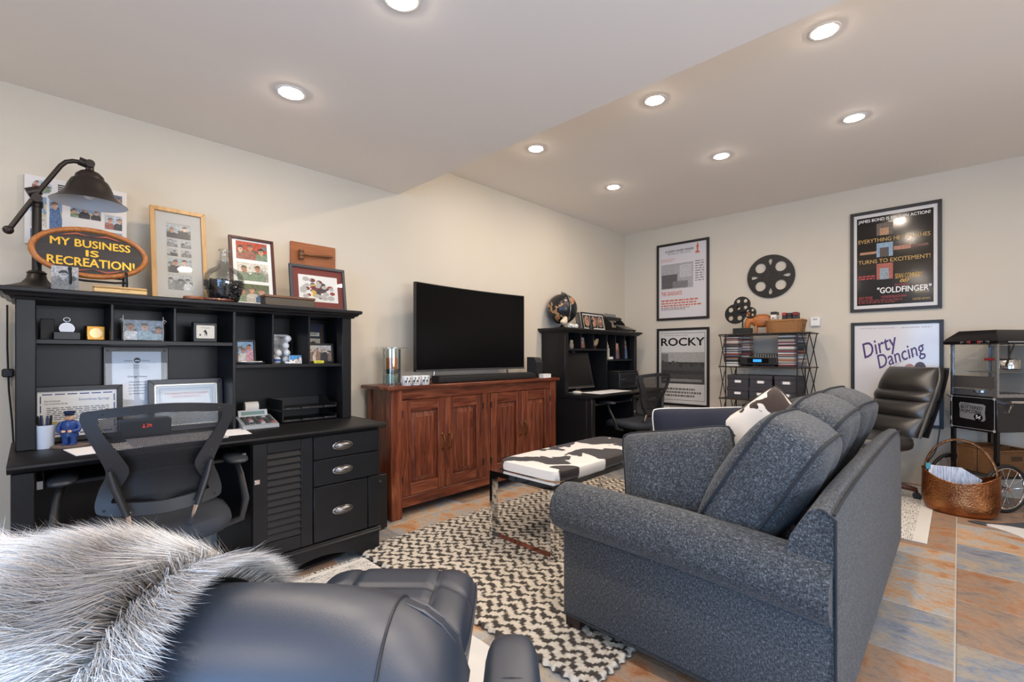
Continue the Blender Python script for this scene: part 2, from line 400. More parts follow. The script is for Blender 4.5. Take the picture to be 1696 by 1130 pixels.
def tile_mesh(w_, d_):
    key = (round(w_, 3), round(d_, 3))
    if key not in tcache:
        g = G(); c = .0025
        vs = [(0, 0, -.006), (w_, 0, -.006), (w_, d_, -.006), (0, d_, -.006), (0, 0, -.0015), (w_, 0, -.0015), (w_, d_, -.0015), (0, d_, -.0015), (c, c, 0), (w_ - c, c, 0), (w_ - c, d_ - c, 0), (c, d_ - c, 0)]
        f = [(8, 9, 10, 11)] + [(i, (i + 1) % 4, 4 + (i + 1) % 4, 4 + i) for i in range(4)] + [(4 + i, 4 + (i + 1) % 4, 8 + (i + 1) % 4, 8 + i) for i in range(4)]
        g.add(vs, f); me = g.mesh('tile', 0); me.materials.append(TILE); tcache[key] = me
    return tcache[key]
cols_ = [3.232 + PIT * i for i in range(-8, 7)]
for ci, xa in enumerate(cols_):
    off = 0 if (ci - 7) % 2 == 0 else PIT / 2     # column just left of the long joint starts at 3.29
    yb = 3.29 - PIT * 13 + off
    for ri in range(22):
        ya = yb + PIT * ri; x0, x1 = max(xa, 0), min(xa + TS, XR); y0, y1 = max(ya, YN), min(ya + TS, YB)
        if x1 - x0 < .04 or y1 - y0 < .04: continue
        o = bpy.data.objects.new('tile', tile_mesh(x1 - x0, y1 - y0)); C.objects.link(o); o.location = (x0, y0, .0); o.parent = floor
# recessed ceiling lights
LENS = emis('lamp_lens', 'ffecd8', LAMP_STRENGTH)
lights = [(.87, 2.73, ZU, 'above the television, nearest the wall with the wide screen'), (1.86, 2.73, ZU, 'in the middle of the nearer row of the raised ceiling'), (2.76, 2.73, ZU, 'largest of the raised ceiling, near the top right of the photo'),
          (.86, 3.87, ZU, 'farthest one, nearest the far corner'), (1.86, 3.87, ZU, 'in the middle of the far row'), (2.73, 3.87, ZU, 'on the far right, above the leather desk chair'),
          (.876, .889, ZL, 'in the low ceiling, alone above the desk with the lamp'), (1.79, .93, ZL, 'in the low ceiling, cut by the top edge of the photo'),
          (2.75, .9, ZL, ''), (3.7, .9, ZL, ''), (3.7, 2.73, ZU, ''), (3.7, 3.87, ZU, ''), (.87, -.9, ZL, ''), (2.75, -.9, ZL, '')]  # unseen repeats of the grid, added because the room needs more light
for i, (x_, y_, z_, wh) in enumerate(lights):
    t = thing('ceiling_light', ('round recessed ceiling light ' + wh) if wh else 'round recessed ceiling light outside the frame', 'ceiling light', (x_, y_, z_), 0, 'recessed ceiling lights')
    g = G(); g.lathe([(.070, 0), (.070, -.002), (.066, -.0035), (.054, -.003), (.052, 0)], n=32, cap=False); build('trim_ring', g, WHITE, t)
    g = G(); g.lathe([(.0, -.010), (.025, -.0092), (.042, -.0065), (.0515, -.001)], n=32, cap=False); build('lens', g, LENS, t)
# ================================================================ the two black desks with hutches
def make_desk(loc, label, closed_side=False):
    t = thing('writing_desk', label, 'desk', loc)
    g = G(); g.prism([(.10, .728), (.755, .728), (.765, .733), (.77, .738), (.778, .742), (.785, .75), (.783, .758), (.775, .762), (.10, .762)], -.01, 1.525, 'y')
    build('desktop', g, BLACKWOOD, t, 30)
    g = G(); g.cbox(.70, .0, 0, .762, .062, .728); build('leg_post', g, BLACKWOOD, t)
    g = G(); g.cbox(.12, .0, 0, .70, .03, .728); build('side_panel', g, BLACKWOOD, t)
    g = G(); g.cbox(.12, .03, .18, .135, .80, .728); build('back_panel', g, BLACKWOOD, t)
    # keyboard tray on metal runners
    tr = build('keyboard_tray', G().cbox(.38, .09, .655, .74, .76, .672), BLACKWOOD, t)
    for yy in (.075, .765):
        build('runner', G().box(.3, yy - .008, .66, .76, yy + .008, .69), NICKEL, tr)
    # pedestal carcass
    g = G(); g.box(.14, .80, .13, .742, 1.485, .728); build('pedestal_body', g, BLACKWOOD, t)
    # base with arched cut-out
    def arch(a, b):
        p = [(a, 0), (a, .125), (b, .125), (b, 0), (b - .10, 0)]
        for i in range(1, 12):
            u = i / 12; p.append((b - .10 - (b - a - .2) * u, .075 * math.sin(PI * u) ** .7))
        p.append((a + .10, 0)); return p
    g = G(); g.prism(arch(.80, 1.49), .735, .757, 'x'); build('base_apron', g, BLACKWOOD, t, 30)
    build('base_side', G().box(.14, 1.47, 0, .735, 1.49, .13), BLACKWOOD, t); build('base_side', G().box(.14, .80, 0, .735, .82, .13), BLACKWOOD, t)
    g = G(); g.prism([(.74, .125), (.770, .125), (.770, .132), (.764, .138), (.764, .144), (.757, .15), (.74, .152)], .795, 1.498, 'y'); build('base_moulding', g, BLACKWOOD, t, 30)
    # louvred door
    d = build('louvre_door', G().box(.742, .802, .157, .750, 1.093, .725), BLACKWOOD, t)
    for a in ((.750, .802, .157, .764, .868, .725), (.750, 1.032, .157, .764, 1.093, .725), (.750, .868, .157, .764, 1.032, .225), (.750, .868, .672, .764, 1.032, .725)):
        build('door_rail', G().cbox(*a, .002), BLACKWOOD, d)
    base = None
    for i in range(13):
        z0 = .226 + i * .0343
        o = build('louvre_slat', G().prism([(.750, z0), (.763, z0 + .003), (.763, z0 + .008), (.7515, z0 + .034), (.750, z0 + .034)], .868, 1.032, 'y'), BLACKWOOD, d, 20) if base is None else None
        if base is None: base = o; zb = z0
        else:
            o = base.copy(); C.objects.link(o); o.parent = d; o.location.z = z0 - zb
    lt = build('latch', G().box(.764, .808, .53, .768, .832, .552).cyl((.768, .815, .54), (.775, .815, .54), .006, n=10), CHROME, d)
    # drawers
    for z0, z1, yb in ((.602, .724, 1.488), (.458, .597, 1.488), (.158, .452, 1.412)):
        dd = build('drawer', G().cbox(.742, 1.098, z0, .764, yb, z1, .003), BLACKWOOD, t)
        zc = z0 + (z1 - z0) * .5
        def cup(u, v):
            a = -PI / 2 + PI * u; r = v * PI / 2 * 1.02
            return (.764 + .024 * math.sin(r) * 1.0 * math.cos(a * .0) * (1 - (1 - math.cos(PI / 2 - r)) * 0), 1.26 + .052 * math.cos(r) * math.sin(a) , zc + .022 * math.cos(r) * (math.cos(a)) - .004)
        g = G()
        g.ell((.764, 1.26, zc), (.022, .052, .021), 20, 10); g.ell((.764, 1.26, zc - .002), (.003, .06, .024), 20, 8)
        build('cup_pull', g, NICKEL, dd)
    build('drawer_stile', G().cbox(.742, 1.417, .158, .762, 1.488, .452, .002), BLACKWOOD, t)
    return t
def make_hutch(loc, label):
    t = thing('desk_hutch', label, 'hutch', loc)
    for a in (0.006, 1.419):
        build('post', G().cbox(.35, a, .762, .43, a + .062, 1.40), BLACKWOOD, t)
    build('side_panel', G().box(.12, .012, .762, .36, .03, 1.40), BLACKWOOD, t); build('side_panel', G().box(.12, 1.457, .762, .36, 1.475, 1.40), BLACKWOOD, t)
    build('back_panel', G().box(.112, .012, .762, .122, 1.475, 1.40), BLACKWOOD, t)
    # crown
    def crown(x, z): return [(.10, z)]
    pr = [(0, 0), (.012, 0), (.016, .008), (.03, .014), (.036, .024), (.044, .026), (.05, .032), (.05, .044), (.045, .048), (0, .048)]
    g = G(); ring = []
    for dx, dz in pr: ring.append([(.10, .006 - dx, 1.398 + dz), (.43 + dx, .006 - dx, 1.398 + dz), (.43 + dx, 1.481 + dx, 1.398 + dz), (.10, 1.481 + dx, 1.398 + dz)])
    vs = [p for r_ in ring for p in r_]; f = []
    for i in range(len(ring) - 1):
        for k in range(4): f.append((i * 4 + k, i * 4 + (k + 1) % 4, (i + 1) * 4 + (k + 1) % 4, (i + 1) * 4 + k))
    f.append((3, 2, 1, 0)); f.append(tuple((len(ring) - 1) * 4 + k for k in range(4))); g.add(vs, f)
    build('cornice', g, BLACKWOOD, t, 25)
    build('shelf', G().cbox(.122, .03, 1.212, .415, .809, 1.232, .002), BLACKWOOD, t)
    build('shelf', G().cbox(.122, .823, 1.092, .415, 1.457, 1.112, .002), BLACKWOOD, t)
    build('divider', G().cbox(.122, .808, .762, .418, .824, 1.40, .002), BLACKWOOD, t)
    for y_, z_ in ((.308, 1.232), (.547, 1.232), (1.008, 1.112), (1.214, 1.112)):
        build('divider', G().cbox(.122, y_, z_, .412, y_ + .012, 1.40, .002), BLACKWOOD, t)
    return t
make_desk((0, -.05, 0), 'long black desk with louvred door and cup-pull drawers under the oval sign')
make_hutch((0, -.05, 0), 'black hutch on the near desk, full of framed certificates and keepsakes')
make_desk((-.10, 3.80, 0), 'black desk in the far corner beside the boxing poster, printer on top')
make_hutch((-.10, 3.80, 0), 'black hutch in the far corner carrying the globe and the typewriter')
HT = 1.4465    # top of both hutches
# ================================================================ on top of the near hutch
DK = mat('bronze_metal', '3a3430', .42, .7)
t = thing('desk_lamp', 'dark bronze desk lamp with bell shade reaching over the oval sign', 'lamp', (.3, .02, HT))
build('base', G().lathe([(.115, 0), (.115, .008), (.105, .014), (.08, .022), (.05, .034), (.034, .055), (.030, .075), (.034, .08), (.024, .09)], n=32), DK, t)
build('column', G().lathe([(.016, .085), (.016, .37), (.020, .372), (.020, .40), (.014, .405)], n=16), DK, t)
jt = build('joint', G().cyl((-.02, 0, .405), (.045, 0, .405), .018).cyl((.02, -.03, .425), (.02, .01, .445), .02, n=14), DK, t)
arm = [(.03, -.078, .262), (.03, .0, .425), (.03, .075, .57), (.03, .092, .592), (.03, .115, .603), (.03, .145, .606)]
build('arm', G().tube(arm, .0095, 10), DK, t); build('counterweight', G().ell((.03, -.085, .25), (.018, .018, .018)), DK, t)
build('elbow', G().cyl((.03, .135, .61), (.03, .175, .60), .019, n=16).cyl((.0, .172, .602), (.06, .172, .602), .017, n=16), DK, t)
sh = build('shade', G().lathe([(.014, .595), (.016, .575), (.034, .567), (.05, .55), (.053, .535), (.066, .525), (.078, .50), (.088, .47), (.104, .447), (.128, .428), (.138, .421)], (.03, .172, 0), 40, cap=False), DK, t)
build('shade_lining', G().lathe([(.012, .562), (.046, .545), (.062, .52), (.074, .497), (.084, .467), (.10, .444), (.124, .426), (.1375, .4205)], (.03, .172, 0), 40, cap=False), mat('pale_enamel', 'd6dde6', .35), sh)
build('bulb', G().ell((.03, .172, .48), (.03, .03, .04)), mat('frosted_glass', 'eef2f6', .3), sh)
# cord with an inline switch down the wall
pts = [(.02, -.075, 1.40), (.018, -.075, 1.2), (.018, -.07, 1.0), (.02, -.06, .86), (.02, -.053, .7)]
cd = build('lamp_cord', G().tube(pts, .004, 6), BLACKPL); tag(cd, 'thin black cord with inline switch hanging down the wall left of the desk', 'cord')
build('cord_switch', G().cbox(.008, -.093, 1.06, .034, -.053, 1.10, .006), BLACKPL, cd)
# oval sign on its easel
OAK = wood('honey_wood', '8a4f22', 'a8662e', 'bb7a3c', 1, 9, .35); DARKW = wood('black_stained_wood', '1d1814', '2a2320', '382e28', 0, 8, .5)
t = thing('oval_sign', 'carved oval wooden sign reading MY BUSINESS IS RECREATION!', 'sign', (.40, .195, 1.512), PI / 2, rx=-.12)
def ov(a, b, n=48, cz=.115): return [(a * math.cos(2 * PI * i / n), cz + b * math.sin(2 * PI * i / n)) for i in range(n)]
build('panel', G().prism(ov(.19, .105), -.012, .008), DARKW, t)
def rim(u, v):
    a = 2 * PI * u; p = 2 * PI * v; rr = .012
    return ((.192 + rr * math.cos(p)) * math.cos(a), -.008 + rr * 1.1 * math.sin(p), .115 + (.107 + rr * math.cos(p)) * math.sin(a))
build('rim', G().surf(rim, 56, 10, True, True), OAK, t)
GOLD = mat('gold_leaf', 'e6b53c', .32, .35)
text(t, 'lettering', 'MY BUSINESS', (-.135, .138, .135, .172), GOLD, -.0135, bold=.03); text(t, 'lettering', 'IS', (-.02, .098, .022, .126), GOLD, -.0135, bold=.03)
text(t, 'lettering', 'RECREATION!', (-.145, .05, .150, .088), GOLD, -.0135, bold=.03)
for zc, sg in ((.19, 1), (.037, -1)):
    g = G()
    for q in (-1, 1):
        g.prism([(q * .105, zc - .008 * sg), (q * .05, zc + .004 * sg), (0, zc - .002 * sg), (q * .05, zc + .012 * sg), (q * .085, zc + .002 * sg)], -.016, -.012)
    build('scroll', g, mat('scroll_red', '9a4a2e', .45), t, 0)
t = thing('display_easel', 'small black wire easel holding up the oval sign', 'easel', (.40, .22, HT), PI / 2)
g = G()
for x_ in (-.10, .09):
    g.tube([(x_, -.05, .09), (x_ + .003, -.045, .05), (x_, -.03, .0), (x_, -.0, .0), (x_, .06, .0), (x_, .03, .15)], .005, 8); g.ell((x_, -.05, .095), (.007, .007, .009), 10, 6)
g.tube([(-.10, -.03, .055), (-.05, -.033, .05), (.05, -.033, .05), (.09, -.03, .055)], .005, 8); g.tube([(-.10, .045, .08), (.09, .045, .08)], .004, 6)
build('wire_frame', g, BLACKM, t)
t = thing('photo_block', 'small clear upright block with a grey snapshot, left of the plank box', 'photo', (.455, .105, HT), PI / 2, rx=-.1)
build('block', G().cbox(-.045, 0, 0, .045, .018, .108, .002), PLEX, t); photo(t, 'print', -.043, .002, .043, .106, .010, 5, ('a8a8a6', '77787a'), n=1, bw=True)
t = thing('plank_box', 'pale varnished wooden box with small lettering on its edge', 'box', (.44, .29, HT), PI / 2)
PINE = wood('pale_pine', 'c09a62', 'd0ac72', 'dcbc86', 0, 6, .45)
build('body', G().cbox(-.095, -.03, 0, .095, .03, .02, .004), PINE, t); build('lid', G().cbox(-.095, -.03, .0205, .095, .03, .031, .004), PINE, t)
text(t, 'lettering', 'Trails', (.0, .011, .03, .016), col('6a4a2a'), -.0302)
t = thing('cigar_disc', 'flat round wooden disc lying in front of the tall pale frame', 'disc', (.44, .575, HT))
build('disc', G().lathe([(.0, 0), (.042, 0), (.044, .004), (.044, .012), (.04, .015), (.02, .014), (0, .014)], n=28), wood('disc_wood', '6a4028', '8a5636', 'a87048', 0), t)
build('inlay', G().lathe([(0, .0145), (.018, .0145), (.018, .016), (0, .016)], n=20), BRASS, t)
t = thing('wooden_pen', 'turned reddish wooden pen lying by the glass jug', 'pen', (.45, .685, HT + .008), 0)
REDW = wood('red_wood', '3a1410', '5c241a', '74342a', 1, 14, .25)
build('barrel', G().lathe([(.003, -.07), (.006, -.06), (.0078, -.02), (.006, 0), (.0078, .02), (.007, .05), (.003, .07)], n=14, axis='x').add([], []), REDW, t)
t.rotation_euler = (0, 0, PI / 2)
build('ring', G().cyl((-.003, 0, 0), (.003, 0, 0), .0082, n=14), BRASS, t)
# glass jug of black gravel
t = thing('glass_jug', 'clear long-necked glass jug half filled with black gravel', 'jug', (.35, .735, HT))
J = [(.055, 0), (.062, .004), (.075, .03), (.092, .09), (.096, .125), (.09, .155), (.07, .18), (.035, .20), (.024, .215), (.021, .24), (.02, .275), (.024, .283), (.028, .285), (.027, .292), (.02, .292)]
build('bottle', G().lathe(J, n=36, cap=False), glass('jug_glass', (.95, .97, .96), .16), t)
r = random.Random(4); g = G()
g.lathe([(0, .006), (.055, .006), (.07, .03), (.086, .085), (.088, .115), (.05, .122), (0, .12)], n=24, cap=False)
for i in range(420):
    a = r.random() * 2 * PI; zz = r.uniform(.01, .12); rr = (.056 + (.088 - .056) * min(1, zz / .09)) * (1 if i < 330 else math.sqrt(r.random())); zz = zz if i < 330 else .12
    M = Matrix.Rotation(r.random() * 6, 3, 'X') @ Matrix.Rotation(r.random() * 6, 3, 'Z')
    g.ell((rr * math.cos(a), rr * math.sin(a), zz), (.009, .007, .006), 5, 3, 1, M)
o = build('gravel', g, mat('black_gravel', '1a1a1c', .3, bump=.1), t, 0); o['kind'] = 'stuff'
# framed pictures behind
t, b, y_ = framed('framed_photo', 'tall light wood frame with a column of snapshots on grey mat', (.20, .567, HT), PI / 2, .252, .525, .022, .02, wood('light_oak', 'b0824a', 'c49a62', 'd2ab74', 2, 7, .45), col('b8b4ae', .6), lean=-.16)
text(t, 'lettering', 'Summer on the water', (-.055, .438, .055, .447), col('8c8780'), y_, rot=0)
for i, a in enumerate([(-.055, .36, .055, .435, 2), (-.055, .31, -.008, .352, 1), (.008, .31, .055, .352, 1), (-.055, .258, -.008, .30, 1), (.008, .258, .055, .30, 1), (-.055, .165, .055, .246, 2), (-.055, .07, .055, .155, 3)]):
    photo(t, 'snapshot', a[0], a[1], a[2], a[3], y_, 40 + i, ('9aa0a4', '6c6a62'), n=a[4], bw=i in (1, 2, 3, 4, 6))
t, b, y_ = framed('framed_photo', 'dark red wood frame with three snapshots on white mat', (.22, .925, HT), PI / 2, .245, .425, .016, .02, wood('cherry_dark', '2e1210', '46201a', '5a2c24', 2, 7, .35), col('e8e6e2', .6), lean=-.16)
for i, (z0, bg) in enumerate(((.29, ('b0442c', '6a7a50')), (.16, ('cfc8ba', '9a9488')), (.03, ('5a6440', '7c7a58')))):
    photo(t, 'snapshot', -.085, z0, .085, z0 + .11, y_, 60 + i, bg, n=3 if i != 1 else 2)
t, b, y_ = framed('framed_photo', 'black frame with red mat around a whitewater rafting print', (.30, 1.28, HT), PI / 2, .355, .285, .018, .02, mat('slate_frame', '3a3d42', .4), col('6e2a24', .6), lean=-.14)
g = G(); g.flat([(-.125, .055), (.125, .055), (.125, .225), (-.125, .225)], y_); build('print', g, col('d8d6d2', .5), t, 0)
r = random.Random(9); g = G(); cl = [col(c) for c in ('6a2a30', '8a3a34', '3a3038', 'a8a4a0', '54505a', 'c8a040')]
for i in range(60):
    g.mi = r.choice([0, 0, 1, 2, 2, 4, 5] if i < 42 else [3, 3]); a = r.gauss(0, .032); b_ = r.gauss(.14, .026) if i < 42 else r.uniform(.08, .2); rr = r.uniform(.006, .016)
    if i >= 42: a = r.uniform(-.1, .1)
    g.flat([(max(-.12, min(.12, a + rr * 1.5 * math.cos(k * PI / 4 + i))), max(.06, min(.22, b_ + rr * math.sin(k * PI / 4 + i)))) for k in range(8)], y_ - .0002 - .00002 * i)
build('raft_image', g, cl, t, 0)
t = thing('gavel_plaque', 'walnut wall plaque with a wooden gavel and small nameplate', 'plaque', (.002, 1.363, 1.68), PI / 2)
WAL = wood('plaque_walnut', '7a4220', '94552a', 'a8653a', 0, 7, .4)
bevel(build('board', G().box(-.155, -.018, 0, .155, 0, .25), WAL, t), .003)
gv = build('gavel', G().tube([(-.075, -.04, .165), (-.03, -.04, .165), (.04, -.04, .172), (.10, -.04, .176), (.125, -.04, .178)], [.0065, .006, .008, .0095, .006], 12), mat('gavel_wood', '6a4428', .35), t)
build('gavel_head', G().lathe([(.016, -.032), (.018, -.026), (.018, -.018), (.015, -.014), (.018, -.01), (.018, .01), (.015, .014), (.018, .018), (.018, .026), (.016, .032)], (-.092, -.038, .165), 18), mat('gavel_wood', '6a4428', .35), gv)
build('nameplate', G().box(.03, -.021, .065, .12, -.018, .10), BLACKM, t)
t = thing('woven_box', 'low grey-brown woven box in front of the red-matted frame', 'box', (.395, 1.055, HT), PI / 2)
def weavemat(name, c1, c2, sx=90, sy=90):
    k = NT(name); v = k.coord((1, 1, 1)); x = k.n('ShaderNodeTexBrick'); k.l(v, x.inputs['Vector'])
    wv = k.n('ShaderNodeTexWave'); wv.bands_direction = 'Z'; wv.inputs['Scale'].default_value = sx; wv.inputs['Distortion'].default_value = 2.5; k.l(v, wv.inputs['Vector'])
    wv2 = k.n('ShaderNodeTexWave'); wv2.bands_direction = 'X'; wv2.inputs['Scale'].default_value = sy; wv2.inputs['Distortion'].default_value = 1.5; k.l(v, wv2.inputs['Vector'])
    f = k.math('MULTIPLY', wv.outputs['Fac'], k.math('ADD', k.math('MULTIPLY', wv2.outputs['Fac'], .5), .5))
    k.color(k.ramp(f, [(.1, c1), (.8, c2)])); k.b.inputs['Roughness'].default_value = .6; k.bump(f, .8, .004); MATS[name] = k.m; return k.m
build('body', G().cbox(-.14, -.04, 0, .14, .04, .045, .004), weavemat('grey_weave', '3a322a', '82786a', 60, 70), t)
build('lid', G().cbox(-.144, -.043, .0455, .144, .043, .06, .004), wood('lid_wood', '4a3020', '664430', '7a5640', 0), t)
# collage on the wall
t = thing('photo_collage', 'white multi-opening collage of snapshots on the wall behind the lamp', 'picture', (.004, .17, 1.70), PI / 2)
bevel(build('mount', G().box(-.19, -.02, 0, .19, 0, .335), mat('collage_white', 'dedad6', .5), t), .003)
P = [(-.165, .25, -.095, .315, 'o', 2), (-.075, .25, -.035, .31, 's', 0), (-.17, .085, -.115, .235, 'r', 1), (-.105, .085, -.06, .235, 'r', 1), (-.03, .16, .085, .215, 'r', 3), (.10, .235, .17, .31, 'r', 3),
     (-.04, .035, .04, .115, 'o', 2), (.10, .125, .17, .20, 'r', 2), (.075, .02, .17, .11, 'r', 3), (-.03, .24, .085, .31, 'r', 2), (-.17, .01, -.06, .075, 'r', 2)]
for i, (a, b_, c_, d_, k_, n_) in enumerate(P):
    if k_ == 's':
        greeked(t, 'caption', (a, b_, c_, d_), col('26231f'), 6, -.0205, i, .6, 1.2)
    else: photo(t, 'snapshot', a, b_, c_, d_, -.0205, 90 + i, random.Random(i).choice([('7f9ab8', 'c8b48a'), ('b4bcc6', '9a9284'), ('50607a', '7a6a58')]), n=n_, oval=k_ == 'o')
# ================================================================ keepsakes in the near hutch
SH1, SH2, DT = 1.2325, 1.1125, .7625     # left shelf, right shelf, desktop
t = thing('stopwatch', 'silver stopwatch propped on its open black case', 'stopwatch', (.33, .115, SH1), PI / 2)
build('case', G().cbox(-.045, -.03, 0, .045, .03, .036, .003), BLACKPL, t); build('case_lid', G().cbox(-.085, .04, 0, -.038, .05, .095, .003), mat('charcoal_card', '3a3a3c', .7), t)
w_ = build('watch_body', G().lathe([(0, -.008), (.026, -.008), (.029, 0), (.026, .008), (0, .008)], (0, 0, .052), 24, 'y'), NICKEL, t)
build('dial', G().lathe([(0, .0085), (.024, .0085), (.024, .009), (0, .009)], (0, 0, .052), 24, 'y'), PAPER, w_)
build('crown_loop', G().tube([(.011 * math.cos(a), 0, .092 + .009 * math.sin(a)) for a in [2 * PI * i / 14 for i in range(14)]], .002, 6, True).cyl((0, 0, .078), (0, 0, .086), .004, n=8), NICKEL, w_)
t = thing('desk_clock', 'small gold cube clock with round dial beside the stopwatch', 'clock', (.33, .21, SH1), PI / 2 + .15)
GOLDB = mat('polished_gold', 'b0803a', .22, .9)
bevel(build('body', G().box(-.034, -.02, 0, .034, .03, .068), GOLDB, t), .004); build('dial', G().lathe([(0, 0), (.024, 0), (.024, .003), (.019, .0035), (0, .002)], (0, -.02, .034), 24, 'y'), mat('pale_gold', 'e8c890', .3, .5), t)
t = thing('glass_photo_stand', 'frameless glass photo of three people in scrolled wire stand', 'photo', (.33, .39, SH1), PI / 2, rx=-.1)
photo(t, 'print', -.08, .006, .08, .105, 0, 12, ('8c98a4', '5f6a72'), ('dfe4e8', '9ab0b8', '4a7ab0'), 3); build('glass_sheet', G().box(-.085, -.006, .002, .085, -.003, .11), PLEX, t)
for s_ in (-1, 1):
    build('wire_scroll', G().tube([(s_ * .075, -.008, 0), (s_ * .078, -.008, .05), (s_ * .075, -.008, .10), (s_ * .085, -.008, .108), (s_ * .092, -.008, .1), (s_ * .086, -.008, .092), (s_ * .079, -.008, .1), (s_ * .078, -.008, .125)], .0022, 6), NICKEL, t)
t = thing('square_clock', 'black square clock with cream face and a tiny golfer', 'clock', (.33, .645, SH1), PI / 2)
bevel(build('case', G().box(-.055, -.03, 0, .055, .015, .105), BLACKPL, t), .004)
f_ = build('face', G().prism([(-.038, .02), (.038, .02), (.041, .024), (.041, .085), (.038, .089), (-.038, .089), (-.041, .085), (-.041, .024)], -.032, -.029), col('e6dccb'), t)
text(t, 'lettering', 'vintage', (-.02, .072, .02, .079), col('3a3430'), -.0323)
build('golfer_mark', G().flat([(-.006, .03), (-.002, .05), (-.01, .056), (0, .068), (.008, .05), (.006, .03), (.001, .045)], -.0323).flat([(-.028, .034), (-.02, .034), (-.02, .042), (-.028, .042)], -.0323), col('2a2522'), t, 0)
def small_frame(label, loc, rz, w_, h_, seed, bg, n=3, shirts=None, fm=BLACKPL, lean=-.12, fw=.012, matc=None, border=0, glassy=False):
    t, b, y_ = framed('framed_photo', label, loc, rz, w_, h_, fw, .012, fm, matc, border, lean, glassy=glassy)
    if shirts: photo(t, 'print', b[0], b[1], b[2], b[3], y_, seed, bg, shirts, n)
    else: photo(t, 'print', b[0], b[1], b[2], b[3], y_, seed, bg, n=n)
    return t
small_frame('black frame with people by red rock under blue sky', (.30, .855, SH2), PI / 2, .105, .14, 21, ('8ab0d4', 'c07850'), 2, ('d8a0a8', 'e8dcd8', '7a4a3a'))
t = thing('pewter_dish', 'flat oval grey dish on the shelf below the red rock photo', 'dish', (.375, .865, SH2))
build('dish', G().lathe([(0, .002), (.04, .002), (.06, .006), (.064, .012), (.061, .012), (.04, .005), (0, .004)], n=32, sx=.62, sy=1.1), mat('pewter', '8e9aa6', .25, .8), t)
build('pen', G().tube([(-.01, -.05, .014), (.0, .055, .014)], .004, 8), NICKEL, t)
t = thing('golf_card', 'white golf card with printed name behind the golf balls', 'card', (.20, 1.07, SH2), PI / 2, rx=-.08)
build('card', G().box(-.055, 0, 0, .055, .003, .18), PAPER, t); text(t, 'lettering', 'Ben Hogan', (-.05, .155, .05, .172), col('222222'), -.0006, bold=.02)
greeked(t, 'print_lines', (-.05, .04, -.01, .14), col('8a8a8c'), 9, -.0006, 3)
BALL = mat('golf_ball', 'e9ebee', .35, bump=.2, bscale=140)
bl = [(.33, 1.015, 0, 'standing lowest at the left, with blue band'), (.33, 1.02, .043, 'second from the bottom of the left stack'), (.30, 1.075, 0, 'lowest of the middle stack'), (.30, 1.08, .043, 'second of the middle stack'), (.302, 1.072, .086, 'third of the middle stack'), (.30, 1.085, .129, 'on top of the middle stack')]
for i, (x_, y_, z_, wh) in enumerate(bl):
    o = build('golf_ball', G((x_, y_, SH2 + z_ + .0215)).ell((x_, y_, SH2 + z_ + .0215), (.0213, .0213, .0213), 18, 12), BALL); o.location = (x_, y_, SH2 + z_ + .0215)
    tag(o, 'white golf ball ' + wh, 'golf ball', 'golf balls in the hutch')
    if i == 0: build('blue_band', G().lathe([(.0216, -.006), (.0219, 0), (.0216, .006)], n=20, cap=False), col('2a56b0'), o)
t = thing('ball_tube', 'clear acrylic tube around the middle stack of golf balls', 'tube', (.301, 1.078, SH2)); build('tube_wall', G().lathe([(.034, 0), (.034, .16)], n=24, cap=False), PLEX, t); build('tube_foot', G().lathe([(.034, -.0), (.037, .0), (.037, .006), (.034, .006)], n=24, cap=False), PLEX, t)
t = thing('photo_tile', 'small block with blue sky ski photo in front of the golf balls', 'photo', (.375, 1.105, SH2), PI / 2, rx=-.1)
build('block', G().cbox(-.036, 0, 0, .036, .012, .05, .002), WHITE, t); photo(t, 'print', -.035, .001, .035, .049, -.0006, 33, ('3a8ac8', 'e4e8ee'), n=1)
t = thing('charm_ring', 'little chain of white beads lying before the ski photo block', 'ornament', (.395, 1.065, SH2)); build('beads', G().tube([(.012 * math.cos(a) , .024 * math.sin(a), .006 + .001 * math.sin(5 * a)) for a in [2 * PI * i / 24 for i in range(24)]], [.004 + .0025 * (i % 2) for i in range(24)], 8, True), WHITE, t)
t, b, y_ = framed('framed_photo', 'navy and gold frame with nameplate, behind the group portrait', (.20, 1.285, SH2), PI / 2, .14, .255, .012, .014, mat('navy_frame', '1a2440', .4), col('18203a'), 0, -.08, glassy=False)
build('nameplate', G().flat([(-.042, .175), (.042, .175), (.042, .20), (-.042, .20)], y_), col('d8d4c6'), t, 0); greeked(t, 'print_lines', (-.036, .18, .03, .196), col('55514a'), 2, y_ - .0004, 2)
photo(t, 'print', -.045, .03, .045, .16, y_, 71, ('cfc4b0', '8a7460'), n=1)
for s_ in (-1, 1): build('gold_slip', G().box(s_ * .055 - .003, y_ - .001, .014, s_ * .055 + .003, y_, .24), GOLDB, t)
small_frame('black frame with a portrait of six smiling people', (.33, 1.275, SH2), PI / 2, .165, .125, 77, ('b8b4b0', '6a5a54'), 6, ('2a2a2e', 'd8d0c8', '8a6a5a'))
t = thing('yellow_tag', 'little yellow plastic tag in front of the six-person portrait', 'tag', (.395, 1.235, SH2)); bevel(build('tag', G().box(-.008, -.03, 0, .008, .03, .017), col('d8d23a'), t), .003); 
greeked(t, 'mark', (-.02, .004, .02, .012), col('6a6a20'), 1, -.0083, 1, .7, 4).rotation_euler = (0, 0, PI / 2)
